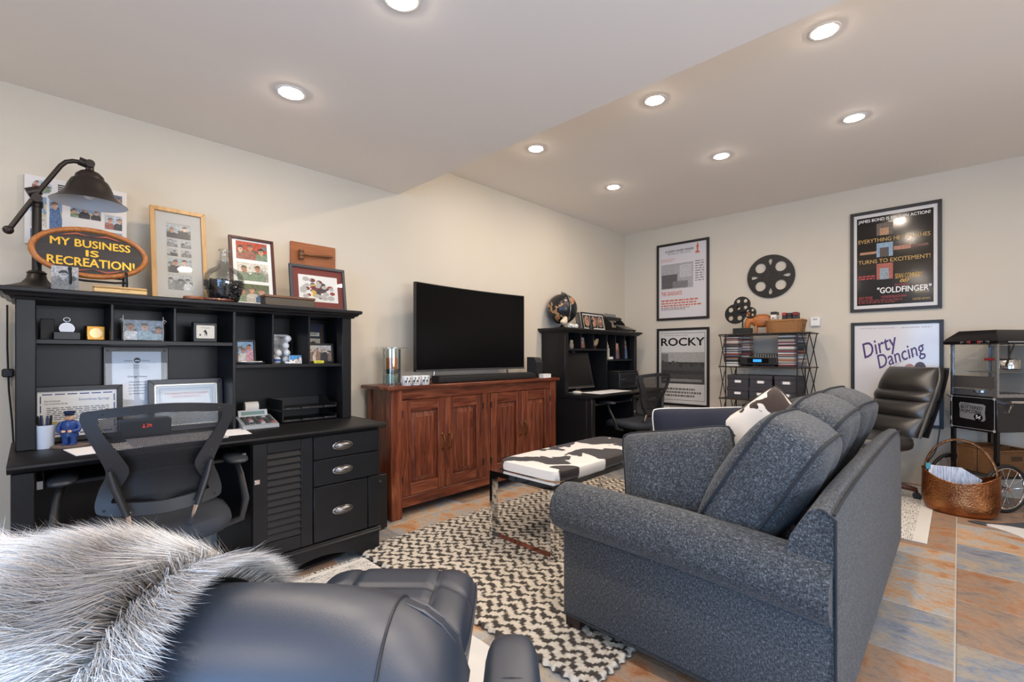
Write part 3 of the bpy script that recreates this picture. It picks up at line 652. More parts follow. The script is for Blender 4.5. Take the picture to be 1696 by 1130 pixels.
# ---- on the near desktop
t, b, y_ = framed('framed_certificate', 'wide black frame with blue-bordered certificate at the left end of the desk', (.24, .16, DT), PI / 2, .32, .255, .022, .018, BLACKPL, col('eceae6'), 0, -.1, 'certificate', glassy=False)
x0, z0, x1, z1 = b
NAVY = col('3a4680')
for q in range(6):
    u = x0 + .015 + q * .042; build('border_bar', G().flat([(u, z1 - .016), (u + .034, z1 - .016), (u + .034, z1 - .011), (u, z1 - .011)], y_), NAVY, t, 0); build('border_bar', G().flat([(u, z0 + .011), (u + .034, z0 + .011), (u + .034, z0 + .016), (u, z0 + .016)], y_), NAVY, t, 0)
for q in range(4):
    for xx in (x0 + .008, x1 - .012): build('border_bar', G().flat([(xx, z0 + .03 + q * .042), (xx + .004, z0 + .03 + q * .042), (xx + .004, z0 + .064 + q * .042), (xx, z0 + .064 + q * .042)], y_), NAVY, t, 0)
text(t, 'lettering', 'Steamboat Springs', (.0, z1 - .05, .11, z1 - .036), col('5a6aa0'), y_ - .0003); text(t, 'lettering', 'State of Colorado', (x0 + .022, z1 - .048, x0 + .075, z1 - .04), col('44444a'), y_ - .0003)
text(t, 'lettering', 'City of Steamboat Springs', (x0 + .022, z1 - .062, x0 + .1, z1 - .053), col('44444a'), y_ - .0003)
greeked(t, 'print_lines', (x0 + .03, z0 + .075, x1 - .03, z1 - .075), col('6a6a70'), 7, y_ - .0003, 7, .4, 9)
build('gold_seal', G().flat([(x0 + .055 + .024 * math.cos(i * PI / 10) * (1 - .08 * (i % 2)), z0 + .05 + .024 * math.sin(i * PI / 10) * (1 - .08 * (i % 2))) for i in range(20)], y_ - .0003), col('c8b86a'), t, 0)
t = thing('award_plaque', 'tall dark plaque with a clear cover over a white award sheet', 'plaque', (.19, .385, DT), PI / 2, rx=-.06)
build('board', G().cbox(-.133, 0, 0, .133, .014, .445, .003), mat('plaque_brown', '3a2e2c', .3), t); build('award_sheet', G().box(-.10, -.002, .05, .10, 0, .42), PAPER, t)
build('acrylic_cover', G().box(-.125, -.008, .01, .125, -.005, .438), PLEX, t)
for a, b_ in ((-.115, .425), (.115, .425)): build('bolt', G().lathe([(0, .009), (.005, .009), (.005, .004)], (a, 0, b_), 12, 'y'), BLACKM, t)
build('emblem', G().flat([(.014 * math.cos(i * PI / 10), .375 + .014 * math.sin(i * PI / 10)) for i in range(20)], -.0025), col('2a2e38'), t, 0)
build('emblem_band', G().flat([(-.011, .37), (.011, .37), (.006, .378), (0, .374), (-.006, .379)], -.0028), PAPER, t, 0)
text(t, 'lettering', 'STEAMBOAT', (-.052, .369, -.018, .376), col('33363e'), -.0025); text(t, 'lettering', 'SPRINGS', (.018, .369, .052, .376), col('33363e'), -.0025)
text(t, 'lettering', 'The Members of the', (-.035, .345, .035, .353), col('77777a'), -.0025); text(t, 'lettering', 'Chamber Resort Association', (-.05, .333, .05, .341), col('77777a'), -.0025)
text(t, 'lettering', 'George Noyes', (-.04, .283, .04, .297), col('222222'), -.0025, bold=.02)
greeked(t, 'print_lines', (-.035, .19, .035, .265), col('8a8a8e'), 5, -.0025, 8, .35, 5)
t, b, y_ = framed('framed_certificate', 'dark navy frame with silver lip holding a certificate, right of the tall plaque', (.24, .588, DT), PI / 2, .335, .272, .026, .02, mat('navy_black', '1c222c', .3), col('d4dae2'), 0, -.1, 'certificate', glassy=True)
x0, z0, x1, z1 = b
for a in ((x0, z0, x0 + .006, z1), (x1 - .006, z0, x1, z1), (x0, z1 - .006, x1, z1), (x0, z0, x1, z0 + .006)): build('silver_lip', G().box(a[0], y_ - .003, a[1], a[2], y_, a[3]), mat('silver_leaf', 'cfc9bb', .3, .6), t)
build('sheet', G().flat([(x0 + .02, z0 + .02), (x1 - .02, z0 + .02), (x1 - .02, z1 - .02), (x0 + .02, z1 - .02)], y_ - .0004), col('e6e8ec'), t, 0)
for k_, cc in ((.022, 'a8bace'), (.03, 'c4cfdc')):
    for a in ((x0 + k_, z0 + k_, x0 + k_ + .004, z1 - k_), (x1 - k_ - .004, z0 + k_, x1 - k_, z1 - k_), (x0 + k_, z1 - k_ - .004, x1 - k_, z1 - k_)): build('border_bar', G().flat([(a[0], a[1]), (a[2], a[1]), (a[2], a[3]), (a[0], a[3])], y_ - .0008), col(cc), t, 0)
text(t, 'lettering', 'STEAMBOAT SPRINGS CHAMBER', (x0 + .042, z1 - .056, x1 - .042, z1 - .046), col('c06a6a'), y_ - .0012); text(t, 'lettering', 'RESORT ASSOCIATION', (x0 + .075, z1 - .072, x1 - .075, z1 - .062), col('c06a6a'), y_ - .0012)
build('emblem', G().flat([(.016 * math.cos(i * PI / 10), .13 + .01 * math.sin(i * PI / 10)) for i in range(20)], y_ - .001), col('55606a'), t, 0)
t = thing('pen_cup', 'frosted white cup of pens at the left end of the desk', 'cup', (.40, .043, DT))
build('cup', G().lathe([(0, .002), (.028, .002), (.03, 0), (.034, .10), (.0325, .10), (.028, .006), (0, .006)], n=24), mat('frosted_plastic', 'c4ccd8', .35), t)
for i, (a, c_) in enumerate(((.4, '26304a'), (1.8, '1a1a1c'), (3.6, '3a4668'), (5.0, '222224'))):
    build('pen', G().tube([(.01 * math.cos(a), .01 * math.sin(a), .01), (.02 * math.cos(a), .02 * math.sin(a), .125), (.021 * math.cos(a), .021 * math.sin(a), .14)], [.004, .005, .003], 8), col(c_), t)
# policeman figurine
t = thing('policeman_figurine', 'little painted figurine in blue uniform and peaked cap', 'figurine', (.43, .12, DT), PI / 2 - .4)
BLU = mat('glossy_blue', '203f7c', .3); SKN = mat('figurine_skin', 'dcae8a', .4)
build('stand', G().lathe([(0, 0), (.05, 0), (.05, .006), (.046, .009), (0, .009)], n=20, sx=1.3), mat('figurine_base', '6a5a50', .5), t)
g = G()
for s_ in (-1, 1): g.tube([(s_ * .012, 0, .006), (s_ * .013, 0, .03), (s_ * .012, 0, .055)], [.012, .0125, .014], 12); g.ell((s_ * .013, -.008, .012), (.011, .018, .007))
build('trousers', g, BLU, t)
build('coat', G().lathe([(.030, .045), (.031, .055), (.027, .07), (.029, .085), (.031, .1), (.026, .112), (.012, .118)], n=20, sy=.75), BLU, t)
for s_ in (-1, 1):
    a_ = build('sleeve', G().tube([(s_ * .026, 0, .107), (s_ * .036, -.002, .088), (s_ * .034, -.012, .072), (s_ * .016, -.026, .07)], [.0095, .0095, .009, .008], 10), BLU, t); build('hand', G().ell((s_ * .011, -.028, .07), (.008, .006, .006)), SKN, a_)
for z_ in (.06, .075, .09): build('button', G().ell((.0, -.0245, z_), (.0022, .002, .0022), 8, 6), BRASS, t)
h_ = build('head', G().ell((0, -.002, .129), (.0155, .0155, .0165)).ell((0, -.018, .128), (.003, .004, .0035), 8, 6), SKN, t)
for s_ in (-1, 1): build('eye', G().ell((s_ * .005, -.0165, .132), (.0015, .0012, .0018), 8, 6), BLACKPL, h_)
build('mouth', G().ell((0, -.0165, .1225), (.004, .001, .001), 8, 5), mat('lip_red', '9a4a40', .5), h_)
build('cap', G().lathe([(.016, .138), (.0165, .144), (.02, .149), (.02, .153), (.012, .157), (0, .158)], (0, -.001, 0), 20), mat('cap_navy', '1a2848', .3), t); build('cap_peak', G().ell((0, -.012, .139), (.016, .014, .002)), BLACKPL, t)
# papers
def sheet(label, x_, y_, rz, w_, h_, z_=DT, c_='eeeef0', n=1, lines=None, name='paper_sheet'):
    t = thing(name, label, 'paper', (x_, y_, z_ + .0003), rz)
    build('page', G().box(-w_ / 2, -h_ / 2, 0, w_ / 2, h_ / 2, .0012 * n), col(c_, .7), t)
    if lines:
        o = greeked(t, 'print_lines', (-w_ / 2 + .02, -h_ / 2 + .03, w_ / 2 - .02, h_ / 2 - .02), col('77777a'), lines, -.0012 * n - .0003, 5, .4, 8); o.rotation_euler = (-PI / 2, 0, 0)
    return t
sheet('white sheet with red letterhead at the left, half behind the mesh chair', .60, .22, PI / 2 + .15, .22, .20, n=2)
sheet('large pale grey desk pad seen through the mesh of the near chair', .55, .49, PI / 2, .36, .26, DT, 'b9bac2', 4, None, 'desk_pad')
sheet('white sheet poking out to the right of the near mesh chair', .53, .735, PI / 2 - .1, .12, .22, n=1)
t = thing('digital_clock', 'black digital clock with red digits seen through the mesh chair', 'clock', (.31, .40, DT), PI / 2)
bevel(build('case', G().box(-.10, -.04, 0, .10, .04, .085), BLACKPL, t), .006); text(t, 'digits', '2:36', (-.018, .045, .02, .062), emis('red_led', 'ff3a22', 2.5), -.0412, bold=.02)
t = thing('calculator', 'grey printing calculator with slanted keypad on the near desk', 'calculator', (.38, .885, DT), PI / 2 - .05)
build('body', G().prism([(-.11, 0), (.10, 0), (.11, .05), (.07, .055), (-.105, .018)], -.09, .09, 'x'), mat('calc_grey', '8e949c', .4), t, 20)
dsp = build('display', G().prism([(.055, .052), (.07, .085), (.08, .085), (.09, .052)], -.075, .075, 'x'), mat('calc_light', 'b8bec4', .4), t, 20)
build('lcd', G().add([(-.06, .057, .058), (.06, .057, .058), (.06, .066, .078), (-.06, .066, .078)], [(0, 1, 2, 3)]), mat('lcd_green', '6a8a86', .25), dsp)
kc = ['2a2a2c', '3a3a3e', '2a2a2c', '9a9a9e', '2a2a2c', '8a4a48', '2a2a2c']
for i in range(6):
    for j in range(4):
        xx = -.072 + i * .026; yy = -.085 + j * .032; zz = .021 + (yy + .105) * .21
        build('key', G().cbox(xx, yy, zz - .006, xx + .02, yy + .02, zz + .008, .002), col(kc[(i + 2 * j) % 7]), t)
build('paper_roll', G().cyl((-.035, .105, .10), (.035, .105, .10), .03, n=24), col('dcd8d0', .7), t); build('roll_arm', G().tube([(-.04, .08, .045), (-.04, .105, .10), (.04, .105, .10), (.04, .08, .045)], .0025, 6), BLACKPL, t)
# two-tier letter tray
t = thing('letter_tray', 'black two-tier plastic letter tray at the right of the near hutch', 'tray', (.265, 1.185, DT), PI / 2)
for z_ in (.005, .075):
    tr = build('tray_floor', G().box(-.16, -.13, z_, .16, .12, z_ + .004), BLACKPL, t)
    build('tray_back', G().box(-.16, .116, z_, .16, .12, z_ + .055), BLACKPL, tr)
    for s_ in (-1, 1):
        build('tray_side', G().prism([(-.13, z_), (.12, z_), (.12, z_ + .06), (.02, z_ + .06), (-.03, z_ + .03), (-.13, z_ + .028)] if s_ > 0 else [(-.13, z_), (.12, z_), (.12, z_ + .06), (-.13, z_ + .06)], s_ * .158, s_ * .163, 'x'), BLACKPL, tr, 0)
    for a, b_ in ((-.16, -.06), (-.055, .075), (.08, .16)): build('front_lip', G().cbox(a, -.138, z_, b_, -.128, z_ + .014, .003), mat('tray_sheen', '26272a', .3), tr)
# ================================================================ mesh-back office chairs
MESH = None
def mesh_fabric():
    k = NT('office_mesh'); v = k.coord((1, 1, 1))
    def band(i, off):
        sx = k.n('ShaderNodeSeparateXYZ'); k.l(v, sx.inputs[0])
        a = k.math('ADD', k.math('MULTIPLY', sx.outputs[0], 150 if i == 0 else -150), k.math('MULTIPLY', sx.outputs[2], 150))
        return k.math('LESS_THAN', k.math('ABSOLUTE', k.math('SUBTRACT', k.math('FRACT', a), .5)), .25)
    hole = k.math('MULTIPLY', band(0, 0), band(1, 0))
    tr = k.n('ShaderNodeBsdfTransparent'); mx = k.n('ShaderNodeMixShader'); k.l(k.math('MULTIPLY', hole, 1.0), mx.inputs[0])
    k.b.inputs['Base Color'].default_value = lin('1c1c1e'); k.b.inputs['Roughness'].default_value = .6
    k.l(k.b.outputs[0], mx.inputs[1]); k.l(tr.outputs[0], mx.inputs[2]); k.l(mx.outputs[0], k.N['Material Output'].inputs['Surface']); return k.m
MESH = mesh_fabric()
FRM = mat('chair_plastic', '2a2a2c', .45, bump=.08, bscale=400); SEATF = mat('chair_seat_fabric', '2f343c', .85, bump=.5, bscale=500)
def spline(P, n=6, closed=True):
    out = []; m = len(P)
    for i in range(m if closed else m - 1):
        p0, p1, p2, p3 = [Vector(P[(i + k) % m] if closed else P[max(0, min(m - 1, i + k))]) for k in (-1, 0, 1, 2)]
        for j in range(n):
            u = j / n; out.append(.5 * (2 * p1 + (p2 - p0) * u + (2 * p0 - 5 * p1 + 4 * p2 - p3) * u * u + (3 * p1 - p0 - 3 * p2 + p3) * u ** 3))
    if not closed: out.append(Vector(P[-1]))
    return out
def office_chair(label, loc, rz):
    """faces local +y; origin on the floor"""
    t = thing('office_chair', label, 'chair', loc, rz)
    def yb(x, z): return -.25 - (z - .56) * .12 + .045 * (x / .23) ** 2 - .04 * math.exp(-((z - .68) / .12) ** 2) * -1
    outl = [(-.232, .95), (-.20, .968), (0, .985), (.20, .968), (.232, .95), (.222, .90), (.18, .79), (.165, .73), (.185, .67), (.195, .61), (.165, .582), (0, .565), (-.165, .582), (-.195, .61), (-.185, .67), (-.165, .73), (-.18, .79), (-.222, .90)]
    inn = [(-.185, .935), (-.16, .942), (0, .952), (.16, .942), (.185, .935), (.175, .89), (.125, .80), (.10, .735), (.135, .66), (.15, .63), (.13, .622), (0, .61), (-.13, .622), (-.15, .63), (-.135, .66), (-.10, .735), (-.125, .80), (-.175, .89)]
    O = spline([(a, 0, b) for a, b in outl]); I = spline([(a, 0, b) for a, b in inn]); n = len(O); vs = []
    for k, (A, off) in enumerate(((O, 0), (I, 0), (I, .016), (O, .022))):
        for p in A: vs.append((p.x, yb(p.x, p.z) - .010 + off, p.z))
    f = [(k * n + i, k * n + (i + 1) % n, ((k + 1) % 4) * n + (i + 1) % n, ((k + 1) % 4) * n + i) for k in range(4) for i in range(n)]
    fr = build('back_frame', G().add(vs, f), FRM, t, 50)
    # mesh panel
    m = 14; vs = []; rows = []
    half = I[:]
    g = G()
    zs = [.612 + (.95 - .612) * i / 22 for i in range(23)]
    def wid(z):
        best = .09
        L = [(p.z, p.x) for p in I if p.x > 0]
        L.sort()
        for (z0, x0), (z1, x1) in zip(L, L[1:]):
            if z0 <= z <= z1 and z1 > z0: return max(x0, x1) if abs(z1 - z0) < 1e-5 else x0 + (x1 - x0) * (z - z0) / (z1 - z0)
        return L[0][1] if z < L[0][0] else L[-1][1] * .95
    g.surf(lambda u, v: ((u * 2 - 1) * (wid(zs[int(round(v * 22))]) + .012), yb((u * 2 - 1) * .2, zs[int(round(v * 22))]) + .002, zs[int(round(v * 22))]), 9, 23)
    build('back_mesh', g, MESH, t)
    for s_ in (-1, 1):
        build('support_bar', G().tube([(s_ * .155, yb(.155, .72) - .014, .745), (s_ * .14, yb(.14, .66) - .022, .68), (s_ * .105, yb(.1, .58) - .028, .575)], [.017, .022, .019], 10, flat=.6), FRM, t)
        build('support_rod', G().tube([(s_ * .105, yb(.1, .58) - .02, .585), (s_ * .09, -.20, .50), (s_ * .08, -.1, .44), (s_ * .06, 0, .43)], .011, 10), CHROME, t)
        for q, zz in ((.175, .955), (.09, .972), (.17, .60)): build('rivet', G().cyl((s_ * q, yb(q, zz) - .013, zz), (s_ * q, yb(q, zz), zz), .004, n=8), BLACKPL, fr)
        hl = G()
        for i in range(5):
            for j in range(2): 
                zz = .70 + i * .022; xx = s_ * (.125 + .018 * j + abs(zz - .735) * .25); hl.cyl((xx, yb(xx, zz) - .0112, zz), (xx, yb(xx, zz) - .009, zz), .0035, n=6)
        o = build('vent_holes', hl, BLACKPL, fr, 0); o['kind'] = 'stuff'
        a_ = build('arm_post', G().tube([(s_ * .22, -.03, .40), (s_ * .30, -.03, .42), (s_ * .318, -.02, .50), (s_ * .312, .06, .60), (s_ * .30, .10, .655)], [.018, .02, .02, .017, .016], 10, flat=.7), FRM, t)
        build('arm_pad', G().ell((s_ * .298, .12, .672), (.048, .125, .016), 20, 10, .75), SEATF if False else mat('arm_pad_vinyl', '30353c', .5), a_)
    def seat(u, v):
        a = 2 * PI * u; c_, s_ = math.cos(a), math.sin(a); e = .55
        x_ = .255 * math.copysign(abs(c_) ** e, c_); y_ = .245 * math.copysign(abs(s_) ** e, s_)
        k = [(0, .485), (.6, .487), (.88, .48), (.98, .462), (1, .44), (.97, .42), (.8, .41), (0, .41)][int(round(v * 7))]
        return (x_ * k[0], y_ * k[0] + .02, k[1] + .018 * (x_ * k[0] / .255) ** 2 - .02 * max(0, (y_ * k[0] - .12) / .12))
    build('seat', G().surf(seat, 40, 8, True, False), SEATF, t, 60)
    build('mechanism', G().cbox(-.10, -.12, .37, .10, .12, .412, .01), BLACKPL, t); build('gas_column', G().lathe([(.028, .09), (.028, .24), (.018, .24), (.018, .38)], n=16), BLACKPL, t)
    for k in range(5):
        a = 2 * PI * k / 5 + .3; d = (math.cos(a), math.sin(a))
        lg = build('base_leg', G().tube([(d[0] * .02, d[1] * .02, .10), (d[0] * .15, d[1] * .15, .095), (d[0] * .29, d[1] * .29, .07)], [.026, .022, .016], 8), BLACKPL, t)
        build('caster', G().cyl((d[0] * .29 - d[1] * .022, d[1] * .29 + d[0] * .022, .028), (d[0] * .29 + d[1] * .022, d[1] * .29 - d[0] * .022, .028), .028, n=14).cyl((d[0] * .29, d[1] * .29, .028), (d[0] * .29, d[1] * .29, .075), .007, n=8), BLACKPL, lg)
    return t
office_chair('black mesh-back office chair at the near desk, seen from behind', (.82, .375, 0.0), PI / 2 - .10)
office_chair('black mesh-back office chair drawn up to the far corner desk', (.80, 4.40, 0.0), PI / 2 - .25)
# ================================================================ sideboard with the television
SBW = [wood('sheesham_%d' % a, '38180f', '6c3522', '92563a', a, 7, .3, 10) for a in range(3)]
SX, SZ = .40, .944
t = thing('sideboard', 'carved reddish-brown wooden sideboard with four panelled doors', 'sideboard', (0, 0, 0))
b_ = lambda n, a, m, p=t, c=.004: build(n, G().cbox(*a, c), m, p)
b_('top', (.045, 1.70, .916, .425, 3.605, SZ), SBW[1], c=.006)
for y_ in (1.742, 3.482): b_('front_stile', (.33, y_, 0, SX, y_ + .088, .916), SBW[2])
for y_ in (1.742, 3.51): b_('back_leg', (.06, y_, 0, .12, y_ + .06, .916), SBW[2])
b_('side_panel', (.12, 1.752, .09, .33, 1.772, .916), SBW[2]); b_('side_panel', (.12, 3.54, .09, .33, 3.56, .916), SBW[2])
b_('back_panel', (.06, 1.80, .09, .075, 3.51, .916), SBW[2]); b_('bottom_board', (.075, 1.77, .09, .36, 3.54, .11), SBW[1])
b_('frieze_rail', (.35, 1.83, .842, .392, 3.482, .916), SBW[1]); b_('bottom_rail', (.35, 1.83, .073, .392, 3.482, .147), SBW[1]); b_('centre_stile', (.35, 2.612, .147, .39, 2.70, .842), SBW[2])
for i, y_ in enumerate((1.832, 2.222, 2.702, 3.092)):
    W_ = .388; z0, z1 = .15, .839
    d = b_('door', (.362, y_, z0, .376, y_ + W_, z1), SBW[2])
    for a in ((y_, z0, y_ + .072, z1), (y_ + W_ - .072, z0, y_ + W_, z1)): b_('door_stile', (.376, a[0], a[1], .394, a[2], a[3]), SBW[2], d, .003)
    for a in ((z0, z0 + .085), (z1 - .085, z1)): b_('door_rail', (.376, y_ + .072, a[0], .393, y_ + W_ - .072, a[1]), SBW[1], d, .003)
    # raised field: three vertical boards with bevelled border
    a0, a1, c0, c1 = y_ + .078, y_ + W_ - .078, z0 + .091, z1 - .091
    g = G(); k = .034
    g.add([(.377, a0, c0), (.377, a1, c0), (.377, a1, c1), (.377, a0, c1), (.388, a0 + k, c0 + k), (.388, a1 - k, c0 + k), (.388, a1 - k, c1 - k), (.388, a0 + k, c1 - k)], [(0, 1, 5, 4), (1, 2, 6, 5), (2, 3, 7, 6), (3, 0, 4, 7), (4, 5, 6, 7)])
    build('raised_panel', g, SBW[2], d, 0)
    wd3 = (a1 - a0 - 2 * k) / 3
    for q in range(3): b_('panel_board', (.388, a0 + k + q * wd3 + .0005, c0 + k, .3925, a0 + k + (q + 1) * wd3 - .0005, c1 - k), SBW[2], d, .0015)
    left_hinge = i in (0, 2); hy = y_ - .006 if left_hinge else y_ + W_ - .004
    for zz in (z0 + .10, z1 - .12): build('hinge', G().cyl((.396, hy + .005, zz), (.396, hy + .005, zz + .05), .006, n=10), BLACKM, d)
    py = y_ + W_ - .033 if left_hinge else y_ + .033; zz = .50
    build('pull', G().tube([(.394, py, zz - .055), (.415, py, zz - .05), (.424, py, zz - .03), (.426, py, zz), (.424, py, zz + .03), (.415, py, zz + .05), (.394, py, zz + .055)], [.007, .006, .005, .0055, .005, .006, .007], 8).ell((.396, py, zz - .06), (.004, .008, .012), 10, 6).ell((.396, py, zz + .06), (.004, .008, .012), 10, 6), BRASS, d)
# television
t = thing('television', 'large curved flat-screen television, switched off, on the sideboard', 'television', (.19, 2.69, SZ))
def tvx(y_): return .045 * (y_ / .62) ** 2 - .02
n = 24; Z0, Z1 = .092, .79
def slab(g, y0, y1, z0, z1, xf, xb):
    vs = []; 
    for i in range(n + 1):
        y_ = y0 + (y1 - y0) * i / n
        for (dx, zz) in ((xf, z0), (xf, z1), (xb, z1), (xb, z0)): vs.append((tvx(y_) + dx, y_, zz))
    f = [(i * 4 + k, i * 4 + (k + 1) % 4, (i + 1) * 4 + (k + 1) % 4, (i + 1) * 4 + k) for i in range(n) for k in range(4)] + [(0, 1, 2, 3), (n * 4 + 3, n * 4 + 2, n * 4 + 1, n * 4)]
    return g.add(vs, f)
build('housing', slab(G(), -.62, .62, Z0, Z1, 0, -.035), BLACKPL, t, 30)
build('screen', slab(G(), -.613, .613, Z0 + .012, Z1 - .007, .002, 0), mat('tv_screen', '050506', .2, spec=.2), t, 30)
build('bottom_bezel', slab(G(), -.62, .62, Z0 - .004, Z0 + .011, .004, -.03), mat('bezel_steel', '77777a', .3, .9), t, 30)
for s_ in (-1, 1): build('stand_leg', G().tube([(tvx(.4) - .01, s_ * .42, Z0 + .004), (tvx(.4) - .01, s_ * .43, .03), (tvx(.4) + .03, s_ * .44, .006)], .008, 8).tube([(tvx(.4) - .01, s_ * .43, .03), (tvx(.4) - .09, s_ * .44, .006)], .008, 8), NICKEL, t)
t = thing('soundbar', 'long low black soundbar in front of the television', 'soundbar', (.315, 2.75, SZ))
bevel(build('body', G().prism([(-.045, .004), (.045, .004), (.048, .012), (.042, .05), (-.04, .058), (-.045, .05)], -.56, .56, 'y'), mat('speaker_cloth', '121213', .7, bump=.3, bscale=700), t), .003)
build('end_cap', G().box(-.045, -.571, .003, .045, -.561, .057), BLACKPL, t); build('end_cap', G().box(-.045, .561, .003, .045, .571, .057), BLACKPL, t)
for s_ in (-1, 1): build('foot', G().box(-.03, s_ * .45 - .03, 0, .03, s_ * .45 + .03, .004), BLACKPL, t)
t = thing('satellite_speaker', 'small upright black speaker at the right end of the sideboard', 'speaker', (.22, 3.46, SZ))
build('cabinet', G().prism([(-.06, 0), (.055, 0), (.06, .15), (.03, .195), (-.06, .20)], -.048, .048, 'y'), mat('speaker_grey', '26282c', .5), t, 20); build('grille', G().box(.056, -.04, .01, .062, .04, .145), mat('speaker_cloth', '121213', .7), t)
t = thing('card_box', 'tiny white box on the right front of the sideboard', 'box', (.36, 3.45, SZ)); bevel(build('box', G().box(-.03, -.055, 0, .03, .055, .028), WHITE, t), .002); build('lid', G().cbox(-.031, -.056, .0285, .031, .056, .038, .002), WHITE, t)
# hurricane candle
t = thing('candle_hurricane', 'orange candle in a clear glass hurricane with wide flat rim', 'candle holder', (.17, 1.885, SZ))
build('glass_cylinder', G().lathe([(0, .004), (.062, .004), (.066, .0), (.067, .02), (.066, .265), (.063, .265), (.062, .012), (0, .01)], n=32, cap=False), glass('hurricane_glass', (.93, .96, .95), .18), t)
build('flat_rim', G().lathe([(.064, .268), (.118, .270), (.118, .275), (.064, .273)], n=40, cap=False), glass('hurricane_glass'), t)
build('candle', G().lathe([(0, .115), (.04, .115), (.041, .12), (.041, .195), (.036, .20), (.02, .196), (0, .195)], n=28), mat('orange_wax', 'd0731c', .5), t)
build('candle_cup', G().lathe([(0, .085), (.045, .085), (.05, .095), (.055, .112), (.058, .113), (.058, .108), (.05, .08), (0, .075)], n=28), mat('cup_silver', 'b4b2ac', .25, .9), t)
build('wick', G().cyl((0, 0, .195), (.002, 0, .21), .0015, n=6), BLACKPL, t)
build('glass_pebbles', G().lathe([(0, .012), (.058, .012), (.06, .03), (.055, .07), (0, .07)], n=24), mat('green_glass', '9aa89a', .15), t)
for i, (yy, rz, wh) in enumerate(((1.885, .1, 'left of the three, nearest the candle'), (1.963, -.1, 'middle of the three in the row'), (2.041, .05, 'right of the three, nearest the soundbar'))):
    x_ = .37; rz += PI / 2; t = thing('reindeer_mug', 'white mug with dark reindeer print, ' + wh, 'mug', (x_, yy, SZ), rz, 'reindeer mugs')
    build('mug_body', G().lathe([(0, .003), (.028, .003), (.03, 0), (.034, .005), (.038, .068), (.036, .068), (.031, .008), (0, .008)], n=28), WHITE, t)
    build('mug_handle', G().tube([(-.002, .036, .055), (-.002, .055, .055), (-.002, .06, .035), (-.002, .053, .018), (-.002, .033, .018)], .004, 8), WHITE, t)
    for q in (-1, 1):
        c_, s_ = .037, .005; g = G(); u0 = -PI / 2 - .5 + q * .35
        def on(a, z_): return (.0375 * math.cos(u0 + a), .0375 * math.sin(u0 + a), z_)
        for P in ([(-.2, .025), (.2, .025), (.22, .038), (-.2, .036)], [(-.2, .008), (-.13, .008), (-.13, .027), (-.2, .027)], [(.13, .008), (.2, .008), (.2, .027), (.13, .027)], [(.12, .034), (.25, .034), (.3, .052), (.2, .052)], [(.18, .05), (.42, .048), (.42, .055), (.2, .058)], [(.2, .057), (.12, .066), (.17, .066), (.27, .057)], [(.3, .057), (.38, .066), (.42, .066), (.35, .057)]):
            g.add([on(*p) for p in P], [(0, 1, 2, 3)])
        build('reindeer_print', g, col('2a2624'), t, 0)
# computer tower between desk and sideboard
t = thing('computer_tower', 'slim black box on the floor between near desk and sideboard', 'computer', (.275, 1.605, 0))
bevel(build('case', G().box(-.20, -.055, .008, .20, .055, .37), mat('tower_black', '15161a', .3), t), .004); build('front_panel', G().box(.20, -.053, .012, .208, .053, .366), BLACKPL, t); build('power_button', G().cyl((.208, 0, .33), (.211, 0, .33), .008, n=12), NICKEL, t)
for a in (-.16, .16): build('foot', G().box(a - .02, -.04, 0, a + .02, .04, .008), BLACKPL, t)
# ================================================================ far corner desk
OX = -.10
t = thing('globe', 'dark desk globe with red and tan continents on a metal meridian', 'globe', (.15, 3.99, HT))
k = NT('globe_map'); v = k.coord(); f = k.noise(v, 9, 4, .6, .4); cc = k.ramp(f, [(.55, '16181c'), (.56, 'b08a62'), (.63, 'b4553c'), (.68, '8a8468')], 'CONSTANT'); k.color(cc); k.b.inputs['Roughness'].default_value = .3
build('ball', G().ell((0, 0, .215), (.163, .163, .163), 32, 20), k.m, t)
build('meridian', G().tube([(.172 * math.sin(a) * .93, .172 * math.sin(a) * -.36, .215 + .172 * math.cos(a)) for a in [PI * i / 20 for i in range(21)]], .006, 8), NICKEL, t)
build('finial', G().ell((0, 0, .392), (.012, .012, .016), 12, 8), NICKEL, t); build('foot', G().lathe([(.085, 0), (.085, .01), (.03, .02), (.012, .04), (.012, .06)], n=24), BLACKM, t)
CREAM = mat('cream_ceramic', 'd8cdb8', .4)
def bird(label, loc, rz, m, s=1.0, leg=BLACKM):
    t = thing('bird_figurine', label, 'figurine', loc, rz)
    pr = [(-.075, .055, .004), (-.05, .052, .012), (-.02, .05, .026), (.01, .055, .032), (.035, .075, .024), (.05, .092, .02), (.062, .095, .014), (.07, .093, .006), (.085, .09, .001)]
    build('body', G().tube([(a * s, 0, b * s) for a, b, c_ in pr], [c_ * s for a, b, c_ in pr], 14), m, t)
    for q in (-1, 1): build('leg', G().tube([(.0, q * .01 * s, .035 * s), (.004, q * .012 * s, .003), (.018 * s, q * .012 * s, .002)], .002 * s, 6), leg, t); build('eye', G().ell((.064 * s, q * .012 * s, .098 * s), (.002, .002, .002), 6, 4), BLACKPL, t)
    return t
bird('cream ceramic bird standing in front of the globe', (.27, 3.86, HT), PI / 2 + .3, CREAM, 1.15)
t = thing('stone_cluster', 'lump of white crystals right of the cream bird', 'ornament', (.27, 3.99, HT)); r = random.Random(2); g = G()
for i in range(9): g.ell((r.uniform(-.03, .03), r.uniform(-.055, .055), r.uniform(.015, .04)), (.025, .028, .022), 10, 6, 1.3)
build('crystals', g, mat('white_crystal', 'dcdad6', .5), t, 30)
t, b, y_ = framed('framed_photo', 'narrow dark frame seen almost edge-on beside the globe', (.19, 4.24, HT), PI / 2 + .9, .13, .19, .012, .016, BLACKPL, col('c8c4be'), 0, -.15, glassy=False); photo(t, 'print', *b, y_, 8, n=1)
